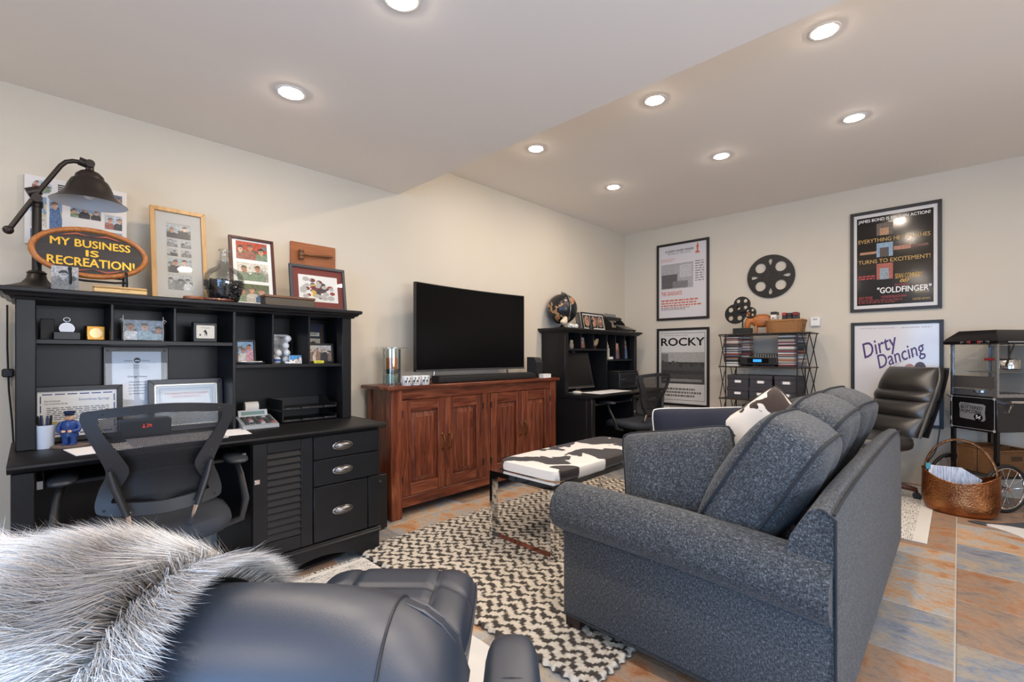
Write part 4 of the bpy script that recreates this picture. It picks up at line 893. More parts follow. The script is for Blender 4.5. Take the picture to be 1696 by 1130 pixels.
t, b, y_ = framed('framed_photo', 'black frame with white mat and three oval portraits', (.17, 4.58, HT), PI / 2, .46, .21, .013, .016, BLACKPL, col('dedad4', .6), 0, -.2, glassy=False)
for i, xx in enumerate((-.135, 0, .135)):
    build('opening', G().box(xx - .064, y_ - .0002, .032, xx + .064, y_, .18), BLACKPL, t); photo(t, 'portrait', xx - .05, .045, xx + .05, .172, y_ - .0006, 140 + i, ('b88a6c', 'a8745a'), ('8a5a46', 'c09070'), 1, oval=True)
t = thing('cat_figurine', 'little black cat silhouette before the three-portrait frame', 'figurine', (.27, 4.37, HT), PI / 2)
build('body', G().lathe([(.03, 0), (.034, .02), (.026, .05), (.018, .075), (.012, .09)], n=16, sy=.7), BLACKPL, t); build('head', G().ell((0, -.005, .1), (.02, .018, .017)), BLACKPL, t)
for s_ in (-1, 1): build('ear', G().tube([(s_ * .012, -.004, .11), (s_ * .015, -.004, .128)], [.007, .001], 6), BLACKPL, t)
t = thing('typewriter', 'antique black typewriter at the right end of the far hutch', 'typewriter', (.165, 5.09, HT), PI / 2)
TW = mat('japanned_black', '151516', .25)
build('base', G().prism([(-.17, 0.012), (.12, .012), (.12, .05), (.02, .06), (-.17, .03)], -.16, .16, 'x'), TW, t, 20)
for sx in (-1, 1):
    for yy in (-.15, .1): build('foot', G().cyl((sx * .14, yy, 0), (sx * .14, yy, .014), .012, n=12), BLACKPL, t)
    build('side_frame', G().prism([(-.02, .05), (.11, .05), (.11, .15), (.04, .16), (-.01, .11)], sx * .15, sx * .162, 'x'), TW, t, 20)
build('carriage', G().box(-.19, .055, .148, .19, .10, .165), TW, t); build('platen', G().cyl((-.18, .078, .178), (.18, .078, .178), .019, n=18), BLACKPL, t)
for s_ in (-1, 1): build('platen_knob', G().cyl((s_ * .18, .078, .178), (s_ * .205, .078, .178), .016, n=16), TW, t)
build('carriage_lever', G().tube([(-.19, .06, .17), (-.215, .03, .185), (-.22, .0, .18)], .004, 6), NICKEL, t)
build('type_basket', G().surf(lambda u, v: ((.03 + .07 * v) * math.cos(PI + PI * u), .03 - .03 * v, .075 + (.02 + .05 * v) * (1 - .4 * math.sin(PI * u)) ), 22, 4), mat('type_steel', '5a5854', .35, .9), t)
build('paper_rest', G().box(-.13, .10, .17, .13, .104, .235), mat('rest_grey', '8a8884', .5), t)
for row in range(4):
    for q in range(10):
        xx = -.12 + q * .0255 + row * .006; yy = -.15 + row * .036; zz = .042 + row * .013
        build('key', G().lathe([(.009, 0), (.009, .004), (.007, .005)], (xx, yy, zz), 10).cyl((xx, yy, zz - .012), (xx, yy, zz), .002, n=5), mat('key_cream', '6e6a60', .35), t)
# cubby contents of far hutch
small_frame('dark frame with pale photo in the left cubby of the far hutch', (.255, 4.20, SH1), PI / 2 + .1, .15, .135, 150, ('a8a8a6', '77706a'), 2)
t = thing('owl_figurine', 'small tan owl figurine in the far hutch, left of the dark frame', 'figurine', (.275, 3.985, SH1), PI / 2)
build('body', G().lathe([(.02, 0), (.027, .02), (.026, .045), (.018, .062), (.02, .075), (.014, .09), (0, .094)], n=16), mat('owl_tan', '8a7f6c', .6), t); build('beak', G().tube([(0, -.018, .072), (0, -.024, .066)], [.004, .001], 6), mat('ochre', 'b08a4a', .5), t)
for s_ in (-1, 1): build('eye', G().ell((s_ * .008, -.018, .077), (.004, .003, .004), 8, 5), WHITE, t)
o = build('booklet', G().box(.09, 3.90, SH1, .29, 3.912, SH1 + .145), col('7a3a34')); tag(o, 'thin reddish booklet standing at the far left of the far hutch', 'book')
bird('tan wooden bird in the second cubby of the far hutch', (.265, 4.43, SH1), PI / 2, mat('bird_wood', '9a8a6a', .6), 1.1, mat('bird_orange', 'b0623a', .5))
for i, (c_, yy, hh) in enumerate((('c8bfae', 4.655, .20), ('b0a890', 4.672, .17), ('d6d0c4', 4.69, .13))):
    o = build('booklet', G().box(.13, yy, SH2, .295, yy + .012, SH2 + hh), col(c_)); tag(o, ['tallest cream booklet standing right of the far hutch divider', 'middle tan booklet of three right of the far hutch divider', 'shortest pale booklet of three right of the far hutch divider'][i], 'book', 'booklets in the far hutch')
t = thing('card_box', 'flat white box lying in the far hutch beside the booklets', 'box', (.265, 4.745, SH2)); build('box', G().cbox(-.03, -.04, 0, .03, .04, .022, .002), WHITE, t); build('lid', G().cbox(-.031, -.041, .0223, .031, .041, .03, .002), WHITE, t)
small_frame('snapshot of a crowd in the middle right cubby of the far hutch', (.26, 4.918, SH2), PI / 2, .125, .20, 152, ('c8a088', '8a5a50'), 3, fw=.006)
small_frame('snapshot with greenery in the far right cubby of the far hutch', (.262, 5.095, SH2), PI / 2 - .1, .125, .235, 153, ('8a8a7a', '5a4a40'), 2, fw=.006)
# monitor, printer, papers on far desk
t = thing('computer_monitor', 'black flat monitor standing in the left bay of the far hutch', 'monitor', (.26, 4.11, DT), PI / 2 - .12, rx=0)
build('panel', G().prism([(-.03, .045), (-.012, .045), (.075, .42), (.05, .425), (-.04, .05)], -.235, .235, 'x'), BLACKPL, t, 20)
build('screen', G().add([(-.215, -.0355, .075), (.215, -.0355, .075), (.215, .043, .40), (-.215, .043, .40)], [(0, 1, 2, 3)]), mat('monitor_screen', '0e0f11', .25), t)
build('foot', G().cbox(-.16, -.09, 0, .16, .09, .014, .006), BLACKPL, t); build('neck', G().box(-.04, -.02, .014, .04, .03, .12), BLACKPL, t); build('bezel_strip', G().box(-.235, -.045, .045, .235, -.036, .06), NICKEL, t)
t = thing('webcam', 'small webcam clipped on top of the far monitor', 'camera', (.20, 4.11, DT + .425), PI / 2 - .12); bevel(build('body', G().box(-.03, -.015, .0, .03, .012, .026), BLACKPL, t), .005); build('lens', G().lathe([(0, .018), (.007, .018), (.007, .014)], (0, 0, .014), 12, 'y'), mat('lens_glass', '22303a', .1), t)
t = thing('printer', 'black desktop printer in the right bay of the far hutch', 'printer', (.27, 4.93, DT), PI / 2)
bevel(build('body', G().box(-.22, -.16, 0, .22, .14, .19), mat('printer_black', '1a1b1e', .35), t), .012); build('lid', G().cbox(-.215, -.15, .1905, .215, .135, .215, .006), BLACKPL, t)
build('output_slot', G().box(-.17, -.163, .04, .10, -.158, .09), col('08080a'), t); build('control_panel', G().box(.12, -.166, .05, .205, -.159, .16), mat('panel_grey', '2e2f33', .3), t); build('status_label', G().box(-.20, -.1625, .115, -.10, -.16, .122), NICKEL, t); build('control_knob', G().lathe([(.018, 0), (.018, .006), (.014, .008)], (.16, -.166, .12), 16, 'y'), mat('knob_grey', '55565a', .4), t)
o = build('leaning_sheet', G().prism([(4.68, SH2 - .003), (4.86, DT + .225), (4.68, DT + .225)], .08, .083, 'x'), PAPER); tag(o, 'white sheet leaning behind the printer of the far desk', 'paper')
sheet('big white sheet spread on the far desk before the monitor', .48, 4.35, 0, .26, .62, DT, 'f0f0f2', 2)
t = thing('computer_mouse', 'pale computer mouse on the left front of the far desk', 'mouse', (.40, 3.92, DT), .3); build('shell', G().ell((0, 0, .012), (.055, .03, .02), 18, 10), mat('mouse_cream', 'c8c2b4', .4), t); build('cord', G().tube([(-.05, 0, .012), (-.12, .02, .005), (-.2, .08, .004)], .002, 6), WHITE, t)
# ================================================================ posters and wall pieces on the far wall
PB = YB - .001
FRAMEB = mat('poster_frame', '1e1a17', .4)
def poster(label, xc, zb, w_, h_, paper):
    t, b, y_ = framed('framed_poster', label, (xc, PB, zb), 0, w_, h_, .028, .022, FRAMEB, paper, 0, 0, 'poster', glassy=False)
    return t, b, y_
W_, H_ = .655, .955
# upper left: white sheet with a grey photo
t, b, y_ = poster('framed white poster with grey photo and red title THE GRADUATE', .798, 1.597, W_, H_, col('d4d0d2', .3))
x0, z0, x1, z1 = b; w_, h_ = x1 - x0, z1 - z0
def R(t, name, a, c_, y, rough=.3): return build(name, G().flat([(x0 + a[0] * w_, z0 + a[1] * h_), (x0 + a[2] * w_, z0 + a[1] * h_), (x0 + a[2] * w_, z0 + a[3] * h_), (x0 + a[0] * w_, z0 + a[3] * h_)], y), col(c_, rough) if isinstance(c_, str) else c_, t, 0)
def TX(t, s_, a, c_, y, **k): return text(t, 'lettering', s_, (x0 + a[0] * w_, z0 + a[1] * h_, x0 + a[2] * w_, z0 + a[3] * h_), col(c_, .35), y, **k)
RED = 'c4644c'
TX(t, 'ACADEMY AWARD WINNER', (.14, .905, .74, .935), '33302f', y_, bold=.02); TX(t, 'BEST DIRECTOR - MIKE NICHOLS', (.2, .875, .68, .893), '44403e', y_)
build('statuette_mark', G().flat([(x0 + a * w_, z0 + b_ * h_) for a, b_ in ((.77, .85), (.86, .85), (.855, .872), (.83, .88), (.835, .92), (.845, .945), (.835, .955), (.83, .985), (.81, .985), (.805, .955), (.79, .945), (.80, .92), (.805, .88), (.775, .872))], y_), col(RED), t, 0)
greeked(t, 'print_lines', (x0 + .04 * w_, z0 + .77 * h_, x0 + .35 * w_, z0 + .82 * h_), col('c88a7a'), 3, y_, 1, .4)
R(t, 'picture', (.05, .40, .73, .745), prt('a8a6a8'), y_); R(t, 'picture_shape', (.06, .41, .40, .60), prt('5a585a'), y_ - .0003); R(t, 'picture_shape', (.30, .41, .62, .50), prt('7a787a'), y_ - .0005); R(t, 'picture_shape', (.45, .55, .70, .72), prt('c0bec0'), y_ - .0003)
greeked(t, 'print_lines', (x0 + .77 * w_, z0 + .46 * h_, x0 + .95 * w_, z0 + .75 * h_), col('77757a'), 9, y_, 2, .4, 2)
TX(t, 'THE GRADUATE', (.05, .31, .50, .365), RED, y_, bold=.03)
for i, (a, b_) in enumerate(((.225, .25), (.19, .212), (.155, .178))): greeked(t, 'print_lines', (x0 + .05 * w_, z0 + a * h_, x0 + .95 * w_, z0 + b_ * h_), col(RED), 1, y_, 5 + i, .8, 12)
greeked(t, 'print_lines', (x0 + .05 * w_, z0 + .1 * h_, x0 + .65 * w_, z0 + .145 * h_), col('8a686a'), 2, y_, 9, .5, 10)
# lower left: ROCKY
t, b, y_ = poster('framed black-and-white poster with bold black title ROCKY', .80, .54, W_, H_, col('d2d0cc', .3)); x0, z0, x1, z1 = b
for a in ((.04, .045, .046, .965), (.954, .045, .96, .965), (.04, .045, .96, .05), (.04, .96, .96, .965)): R(t, 'border_line', a, '33312f', y_)
TX(t, 'His whole life was a million-to-one shot.', (.10, .925, .62, .94), '55534f', y_); TX(t, 'ROCKY', (.05, .79, .95, .895), '161514', y_, bold=.06)
R(t, 'picture_sky', (.05, .27, .95, .70), prt('aaa8a4'), y_); R(t, 'picture_trees', (.05, .40, .95, .565), prt('3a3836'), y_ - .0003); R(t, 'picture_building', (.05, .5, .2, .68), prt('7a7876'), y_ - .0002); R(t, 'picture_ground', (.05, .27, .95, .40), prt('4a4846'), y_ - .0004)
build('picture_trees', G().flat([(x0 + (.05 + .9 * i / 30) * w_, z0 + (.56 + .02 * math.sin(i * 1.7) + .02 * math.sin(i * .8) - .03 * (i > 12)) * h_) for i in range(31)] + [(x0 + .95 * w_, z0 + .45 * h_), (x0 + .05 * w_, z0 + .45 * h_)], y_ - .0006), prt('4c4a48'), t, 0)
R(t, 'picture_path', (.08, .30, .90, .335), prt('8a8886'), y_ - .0007)
for i in range(3): greeked(t, 'print_lines', (x0 + .09 * w_, z0 + (.18 - .045 * i) * h_, x0 + .91 * w_, z0 + (.21 - .045 * i) * h_), col('6a6864'), 1, y_, 20 + i, .9, 14)
# upper right: black sheet
t, b, y_ = poster('framed black film poster headed JAMES BOND IS BACK IN ACTION!', 2.807, 1.576, W_, H_, col('d8d4d0', .3)); x0, z0, x1, z1 = b
GLOSSB = mat('glossy_black_print', '1c1816', .12, bump=.35, bscale=9)
R(t, 'print', (.04, .035, .955, .965), GLOSSB, y_); yy = y_ - .0005
TX(t, 'JAMES BOND IS BACK IN ACTION!', (.06, .905, .92, .945), 'e6e2dc', yy, bold=.03); TX(t, 'EVERYTHING HE TOUCHES', (.06, .695, .92, .735), 'c8a054', yy); TX(t, 'TURNS TO EXCITEMENT!', (.06, .475, .92, .515), 'c8a054', yy)
for i, (a, bgc, sh) in enumerate((((.29, .76, .49, .885), '5a4a40', 'b08058'), ((.29, .535, .49, .68), '7f9cb4', '3a2c26'), ((.29, .30, .49, .465), 'a8503c', '8a98a0'))):
    R(t, 'picture', a, prt(bgc), yy); R(t, 'picture_shape', (a[0] + .04, a[1], a[2] - .05, a[3] - .05), prt(sh), yy - .0003)
R(t, 'picture_band', (.08, .575, .29, .60), prt('b07a58'), yy); R(t, 'picture_band', (.50, .59, .70, .63), prt('b0765a'), yy); R(t, 'picture_band', (.70, .60, .90, .625), prt('6a3a30'), yy)
greeked(t, 'print_lines', (x0 + .06 * w_, z0 + .30 * h_, x0 + .27 * w_, z0 + .35 * h_), col('b03a3a'), 2, yy, 3, .6, 4)
TX(t, 'SEAN CONNERY', (.515, .295, .83, .345), 'd8a83a', yy); TX(t, '007', (.575, .255, .69, .287), 'd8a83a', yy, shear=.3, bold=.03); TX(t, 'IAN FLEMING\'S', (.51, .222, .68, .245), 'b03a3a', yy)
TX(t, '"GOLDFINGER"', (.30, .155, .93, .215), 'eeeae4', yy, bold=.05); TX(t, 'TECHNICOLOR', (.74, .135, .91, .153), 'b89a5a', yy)
TX(t, 'GERT FROBE', (.06, .10, .24, .128), 'b03a3a', yy); TX(t, 'HONOR BLACKMAN', (.35, .103, .65, .13), 'b03a3a', yy)
greeked(t, 'print_lines', (x0 + .06 * w_, z0 + .05 * h_, x0 + .60 * w_, z0 + .092 * h_), col('8a3030'), 3, yy, 5, .5, 10); TX(t, 'UNITED ARTISTS', (.72, .065, .92, .085), 'c8a054', yy)
# lower right: white sheet with purple script
t, b, y_ = poster('framed pale poster with slanted purple title Dirty Dancing', 2.815, .515, .66, .96, col('dcd9d8', .12)); x0, z0, x1, z1 = b; w_, h_ = x1 - x0, z1 - z0
TX(t, 'PATRICK SWAYZE  -  JENNIFER GREY', (.08, .955, .93, .972), '8a8480', y_)
PURP = '4a2a66'
TX(t, 'Dirty', (.08, .66, .56, .86), PURP, y_, shear=.45, rot=.42, bold=.012); TX(t, 'Dancing', (.26, .58, .88, .76), PURP, y_, shear=.45, rot=.42, bold=.012)
build('swash', G().flat([(x0 + .43 * w_, z0 + .545 * h_), (x0 + .74 * w_, z0 + .70 * h_), (x0 + .76 * w_, z0 + .715 * h_), (x0 + .46 * w_, z0 + .555 * h_)], y_), col('6a2a4a'), t, 0)
for i, (c_, a) in enumerate((('b08a7a', (.60, .46, .74, .60)), ('4a3a3e', (.72, .47, .86, .62)), ('b0705a', (.66, .35, .88, .50)), ('3a5a8a', (.74, .05, .90, .36)))):
    cx_, cz_ = (a[0] + a[2]) / 2, (a[1] + a[3]) / 2
    build('picture_shape', G().flat([(x0 + (cx_ + (a[2] - a[0]) / 2 * math.cos(2 * PI * k / 14)) * w_, z0 + (cz_ + (a[3] - a[1]) / 2 * math.sin(2 * PI * k / 14)) * h_) for k in range(14)], y_ - .0003 * (i + 1)), prt(c_), t, 0)
# film reel on the wall
def reel(g, c, R_, th, big=True, yf=0):
    """disc with four round and four teardrop openings, in the x-z plane"""
    n = 72; hole = []
    for k in range(4):
        a0 = PI / 4 + k * PI / 2; hole.append([(.60 * R_ * math.cos(a0) + .235 * R_ * math.cos(2 * PI * i / 20), .60 * R_ * math.sin(a0) + .235 * R_ * math.sin(2 * PI * i / 20)) for i in range(20)])
        if big:
            a1 = k * PI / 2; P = []
            for i in range(16):
                q = 2 * PI * i / 16; rr = .66 + .17 * math.cos(q); wv = .085 * math.sin(q) * (1 + .75 * math.cos(q)) * .8
                P.append((R_ * (rr * math.cos(a1) - wv * math.sin(a1)), R_ * (rr * math.sin(a1) + wv * math.cos(a1))))
            hole.append(P)
    if big:
        for k in range(8):
            a = k * PI / 4; q = .18 if k % 2 else .27; hole.append([(q * R_ * math.cos(a) + .028 * R_ * math.cos(2 * PI * i / 8), q * R_ * math.sin(a) + .028 * R_ * math.sin(2 * PI * i / 8)) for i in range(8)])
    bm = bmesh.new(); edges = []
    for L in [[(R_ * math.cos(2 * PI * i / n), R_ * math.sin(2 * PI * i / n)) for i in range(n)]] + hole:
        vs = [bm.verts.new((c[0] + p[0], c[1] - th, c[2] + p[1])) for p in L]; edges += [bm.edges.new((vs[i], vs[(i + 1) % len(vs)])) for i in range(len(vs))]
    bmesh.ops.triangle_fill(bm, use_beauty=True, edges=edges)
    ret = bmesh.ops.extrude_face_region(bm, geom=bm.faces[:]); bmesh.ops.translate(bm, vec=(0, th, 0), verts=[v for v in ret['geom'] if isinstance(v, bmesh.types.BMVert)])
    bm.verts.index_update(); g.add([tuple(v.co) for v in bm.verts], [[v.index for v in f.verts] for f in bm.faces]); bm.free(); return g
t = thing('film_reel', 'large black film reel hung on the wall between the posters', 'wall decor', (1.778, PB, 2.012)); build('reel', reel(G(), (0, 0, 0), .232, .02), BLACKM, t, 30)
t = thing('thermostat', 'small white square thermostat on the far wall', 'thermostat', (2.19, PB, 1.50)); bevel(build('housing', G().box(-.042, -.025, -.042, .042, 0, .045), WHITE, t), .004); build('display', G().box(-.02, -.0262, .018, .018, -.025, .033), col('a8aca6'), t)
t = thing('wall_outlet', 'white wall outlet under the black-and-white poster', 'outlet', (.597, PB, .40)); bevel(build('plate', G().box(-.038, -.007, 0, .038, 0, .122), WHITE, t), .002)
for z_ in (.034, .088): build('socket', G().lathe([(0, .008), (.015, .008), (.015, .006)], (0, 0, z_), 16, 'y'), col('c8c6c2'), t)
# ================================================================ wire rack on the far wall
RX0, RX1, RY0, RY1 = 1.405, 2.225, 5.10, 5.42; LV = [1.385, 1.048, .712, .375]
t = thing('wire_rack', 'four-shelf rack with thin crossed metal sides against the far wall', 'rack', (0, 0, 0))
SHW = wood('rack_shelf', '2c1a16', '40261f', '54342a', 0, 6, .35)
for z_ in LV:
    s_ = build('shelf', G().cbox(RX0, RY0, z_ - .012, RX1, RY1, z_, .002), SHW, t)
    for yy in (RY0, RY1): build('shelf_rail', G().tube([(RX0 - .015, yy, z_ - .008), (RX1 + .015, yy, z_ - .008)], .006, 8), BLACKM, s_)
    if z_ == LV[0]:
        n_ = 26; build('scallop_edge', G().tube([(RX0 - .01 + (RX1 - RX0 + .02) * i / (n_ * 4), RY0 - .004, z_ - .018 - .008 * abs(math.sin(PI * i / 4))) for i in range(n_ * 4 + 1)], .003, 6), BLACKM, s_)
for yy in (RY0, RY1):
    for x_ in (RX0 + .06, RX1 - .10): build('post', G().tube([(x_, yy, 0), (x_, yy, LV[0])], .006, 8), BLACKM, t)
    for x_, q in ((RX0, 1), (RX1, -1)):
        for a, b_ in zip(LV, LV[1:] + [0.0]):
            for m_ in (0, 1): build('cross_brace', G().tube([(x_ + q * (.0 if m_ else .065), yy, a - .006), (x_ + q * .028, yy, (a + b_) / 2), (x_ + q * (.065 if m_ else .0), yy, b_)], .0045, 6), BLACKM, t)
# reel sculpture
t = thing('reel_sculpture', 'tabletop sculpture of three small film reels on a black block', 'sculpture', (1.59, 5.24, LV[0]))
bevel(build('block', G().box(-.085, -.05, 0, .085, .05, .062), BLACKPL, t), .003); build('stem', G().tube([(.0, 0, .06), (0, 0, .25)], .007, 8), BLACKM, t)
for c_, R_ in (((-.065, -.02, .215), .105), ((.01, -.045, .31), .082), ((.085, -.03, .22), .058)): build('reel', reel(G(), c_, R_, .016, False), BLACKM, t, 30); 
build('spindle', G().cyl((-.065, -.04, .215), (-.065, 0, .215), .012, n=12).cyl((.01, -.066, .31), (.01, 0, .31), .01, n=12), BLACKM, t)
# wooden reindeer
t = thing('wooden_reindeer', 'orange-brown carved wooden animal with short antlers on the rack', 'figurine', (1.765, 5.24, LV[0]), PI + .15)
OW = wood('orange_wood', '8a4a20', 'ac6630', 'bf7c40', 0, 9, .45)
build('body', G().ell((-.01, 0, .165), (.125, .06, .085), 24, 14, .85), OW, t)
h_ = build('head', G().tube([(.08, 0, .17), (.135, 0, .17), (.155, 0, .12), (.16, 0, .075)], [.045, .05, .04, .028], 14), OW, t)
for s_ in (-1, 1):
    build('antler', G().tube([(.125, s_ * .02, .21), (.13, s_ * .04, .245), (.12, s_ * .075, .262)], [.014, .012, .008], 8).tube([(.13, s_ * .04, .243), (.155, s_ * .05, .272)], [.011, .006], 8).tube([(.125, s_ * .06, .256), (.14, s_ * .075, .288)], [.01, .006], 8), OW, h_)
    build('eye', G().ell((.165, s_ * .03, .14), (.004, .005, .005), 8, 5), BLACKPL, h_)
    for xx in (-.075, .05): build('leg', G().tube([(xx, s_ * .03, .11), (xx, s_ * .034, 0)], [.014, .010], 10), OW, t)
t.scale = (.8, .8, .8)
build('tail', G().tube([(-.125, 0, .19), (-.14, 0, .215)], [.012, .006], 8), OW, t)
# wicker basket of discs
WICK = weavemat('tan_wicker', '7a4c22', 'c08c54', 26, 22)
def basket_weave(name, parent, w0, d0, w1, d1, h, m, rows=9):
    g = G()
    def out(u, v, ins=0):
        a = 2 * PI * u; c_, s_ = math.cos(a), math.sin(a); e = .35
        W = w0 + (w1 - w0) * v - ins; D = d0 + (d1 - d0) * v - ins; rip = .004 * math.sin(v * rows * 2 * PI + (PI if int(u * 60) % 2 else 0))
        return ((W + rip) * math.copysign(abs(c_) ** e, c_), (D + rip) * math.copysign(abs(s_) ** e, s_), h * v)
    g.surf(lambda u, v: out(u, v), 60, rows * 4 + 1, True); g.surf(lambda u, v: out(u, v, .012), 60, 8, True); g.add([out(i / 60, 0) for i in range(60)], [tuple(range(60))])
    o = build(name, g, m, parent, 60)
    build('braided_rim', G().tube([(out(i / 60, 1, .005)[0], out(i / 60, 1, .005)[1], h + .003 * math.sin(i * 2.5)) for i in range(60)], .011, 8, True), m, o); return o
t = thing('wicker_basket', 'oblong braided wicker basket of discs on top of the rack', 'basket', (1.995, 5.25, LV[0])); basket_weave('woven_wall', t, .145, .10, .165, .12, .12, WICK, 7)
for i, (x_, w_, h_, c_, lb) in enumerate(((1.895, .052, .20, 'e4e0da', 'white and black boxed set standing in the rack basket'), (1.99, .038, .185, 'a02c30', 'red-topped case in the rack basket, next to the white boxed set'), (2.035, .045, .18, '2a2627', 'dark case in the middle of the rack basket'), (2.085, .045, .185, '7a2226', 'dark red case at the right end of the rack basket'))):
    t = thing('disc_case', lb, 'disc case', (x_, 5.24, LV[0] + .015)); build('case_body', G().cbox(-w_ / 2 * 1.0, -.05, 0, w_ / 2, .05, h_ - .03, .003), col('2a2627') if i else col(c_), t); build('case_top', G().cbox(-w_ / 2, -.051, h_ - .03, w_ / 2, .051, h_, .003), col(c_ if i else '26241f'), t)
    if i == 0: photo(t, 'cover_print', -.024, .085, .024, .15, -.0508, 5, ('c8c4c0', '8a7a70'), n=1)
# stacks of CDs
r = random.Random(11)
cdc = ['c8c4bc', '8a8680', '5a5654', '3a3836', 'a89a86', '7a2a34', 'b0b4b8', 'd8d4cc', '66707a', '9a6a52', '2a2a2e']
base = G().cbox(-.071, -.0625, 0, .071, .0625, .0102, .0012).mesh('cd_case', 0)
cdm = {}
for sx, sy, n_, nmx in ((1.505, 5.20, 30, 'left'), (1.575, 5.335, 30, 'left rear'), (2.02, 5.20, 30, 'right'), (2.075, 5.335, 30, 'right rear')):
    for i in range(n_):
        c_ = r.choice(cdc)
        if c_ not in cdm:
            me = base.copy(); me.materials.clear(); me.materials.append(col(c_, .3)); cdm[c_] = me
        o = bpy.data.objects.new('cd_case', cdm[c_]); C.objects.link(o); o.location = (sx + r.uniform(-.004, .004), sy + r.uniform(-.003, .003), LV[1] + .0105 * i); o.rotation_euler.z = r.uniform(-.04, .04)
        tag(o, 'flat disc case in the %s stack under the top of the wire rack' % nmx, 'disc case', 'disc cases stacked on the wire rack')
t = thing('stereo', 'black compact stereo with blue display on the rack', 'stereo', (1.775, 5.20, LV[1]), -.05)
bevel(build('body', G().box(-.18, -.08, .012, .18, .08, .095), BLACKPL, t), .008); build('display', G().box(-.045, -.0815, .045, .035, -.0795, .072), emis('blue_display', '2a86d8', 1.2), t); build('display_window', G().box(-.10, -.081, .035, .10, -.0798, .082), mat('dark_window', '0a0c10', .15), t)
for s_ in (-1, 1): build('speaker_grille', G().box(s_ * .14 - .03, -.0812, .022, s_ * .14 + .03, -.0798, .088), mat('speaker_cloth', '121213', .7), t); build('foot', G().box(s_ * .13 - .02, -.06, 0, s_ * .13 + .02, .06, .012), BLACKPL, t)
t = thing('mesh_bin', 'black punched-metal bin behind the stereo', 'bin', (1.845, 5.34, LV[1]))
k = NT('punched_metal'); v = k.coord(); vo = k.n('ShaderNodeTexVoronoi'); vo.inputs['Scale'].default_value = 42; vo.inputs['Randomness'].default_value = 0; k.l(v, vo.inputs['Vector']); k.color(k.ramp(vo.outputs['Distance'], [(.25, 'd8d2c8'), (.32, '161616')], 'CONSTANT'))
build('bin_body', G().box(-.15, -.05, 0, .15, .05, .125), k.m, t); build('bin_rim', G().tube([(-.15, -.05, .125), (.15, -.05, .125), (.15, .05, .125), (-.15, .05, .125)], .004, 6, True), BLACKM, t)
# storage boxes with label holders
BX = mat('charcoal_board', '34343a', .7, var=.08)
def store_box(label, x_, y_, z_, w_, h_):
    t = thing('storage_box', label, 'box', (x_, y_, z_), 0, 'charcoal storage boxes on the rack'); d = .13
    build('box_body', G().box(-w_ / 2, -d, 0, w_ / 2, d, h_ - .03), BX, t); build('box_lid', G().cbox(-w_ / 2 - .004, -d - .004, h_ - .04, w_ / 2 + .004, d + .004, h_, .003), BX, t)
    lh = build('label_holder', G().prism([(-.042, .055 - .012), (-.032, .055 - .018), (.032, .055 - .018), (.042, .055 - .012), (.048, .055), (.042, .055 + .012), (.032, .055 + .018), (-.032, .055 + .018), (-.042, .055 + .012), (-.048, .055)], -d - .003, -d), NICKEL, t, 0); build('label_card', G().box(-.03, -d - .004, .043, .03, -d - .003, .067), PAPER, lh)
    return t
for i, x_ in enumerate((1.575, 1.792, 2.022)):
    for j in range(2): store_box('charcoal lidded storage box, %s column, %s' % (('left', 'middle', 'right')[i], ('lower of the pair', 'upper of the pair')[j]), x_ + .004 * j, 5.255, LV[2] + .122 * j, .205, .121)
store_box('charcoal storage box under the disc recorders on the low shelf', 1.64, 5.255, LV[3], .25, .20); store_box('charcoal storage box at the right of the low shelf', 1.93, 5.255, LV[3], .25, .20)
for j, lb in enumerate(('lower slim black disc recorder on the low storage box', 'upper slim black disc recorder on the low storage box')):
    t = thing('disc_recorder', lb, 'recorder', (1.72, 5.25, LV[3] + .2003 + .036 * j)); build('case', G().cbox(-.11, -.10, 0, .11, .10, .034, .003), BLACKPL, t); build('front_strip', G().box(-.10, -.1015, .008, .10, -.0998, .016), NICKEL, t)
# ================================================================ executive leather chair
LEA = None
def leather(name, c, rough=.34, sc=420, bs=.06):
    k = NT(name); v = k.coord(); vo = k.n('ShaderNodeTexVoronoi'); vo.inputs['Scale'].default_value = sc; k.l(v, vo.inputs['Vector'])
    k.b.inputs['Base Color'].default_value = lin(c); k.b.inputs['Roughness'].default_value = rough; k.bump(k.math('ADD', vo.outputs['Distance'], k.noise(v, 12, 2)), bs, .002); k.b.inputs['Specular IOR Level'].default_value = .85; k.b.inputs['Coat Weight'].default_value = .6; k.b.inputs['Coat Roughness'].default_value = .5; return k.m
LEA = leather('black_leather', '1e1c1b', .36); LEAN = leather('blue_black_leather', '18283c', .43)
t = thing('executive_chair', 'high-backed black leather swivel chair in front of the purple-lettered poster', 'chair', (2.70, 4.92, 0), -.70 + PI)
# faces local +y
def ebk(z): return -.20 - (z - .5) * .40
def padsec(z0, z1, w0, w1, th, bulge):
    g = G()
    def f(u, v):
        a = 2 * PI * u; c_, s_ = math.cos(a), math.sin(a); z = z0 + (z1 - z0) * v; W = w0 + (w1 - w0) * v; e = math.sin(PI * min(max(v, .02), .98)) ** .35
        return (W * math.copysign(abs(c_) ** .45, c_), ebk(z) + (th * math.copysign(abs(s_) ** .6, s_)) * (.55 + .45 * e) + (bulge * e * (1 - abs(c_) ** 3) if s_ > 0 else 0), z)
    g.surf(f, 40, 12, True); 
    g.add([f(i / 40, 0) for i in range(40)], [tuple(range(40))]); g.add([f(i / 40, 1) for i in range(40)], [tuple(range(40))]); return g
for z0, z1, a, b_ in ((.50, .66, .235, .25), (.655, .79, .25, .255), (.785, .87, .255, .255), (.865, 1.06, .255, .215)): build('back_cushion', padsec(z0, z1, a, b_, .085, .02), LEA, t, 60)
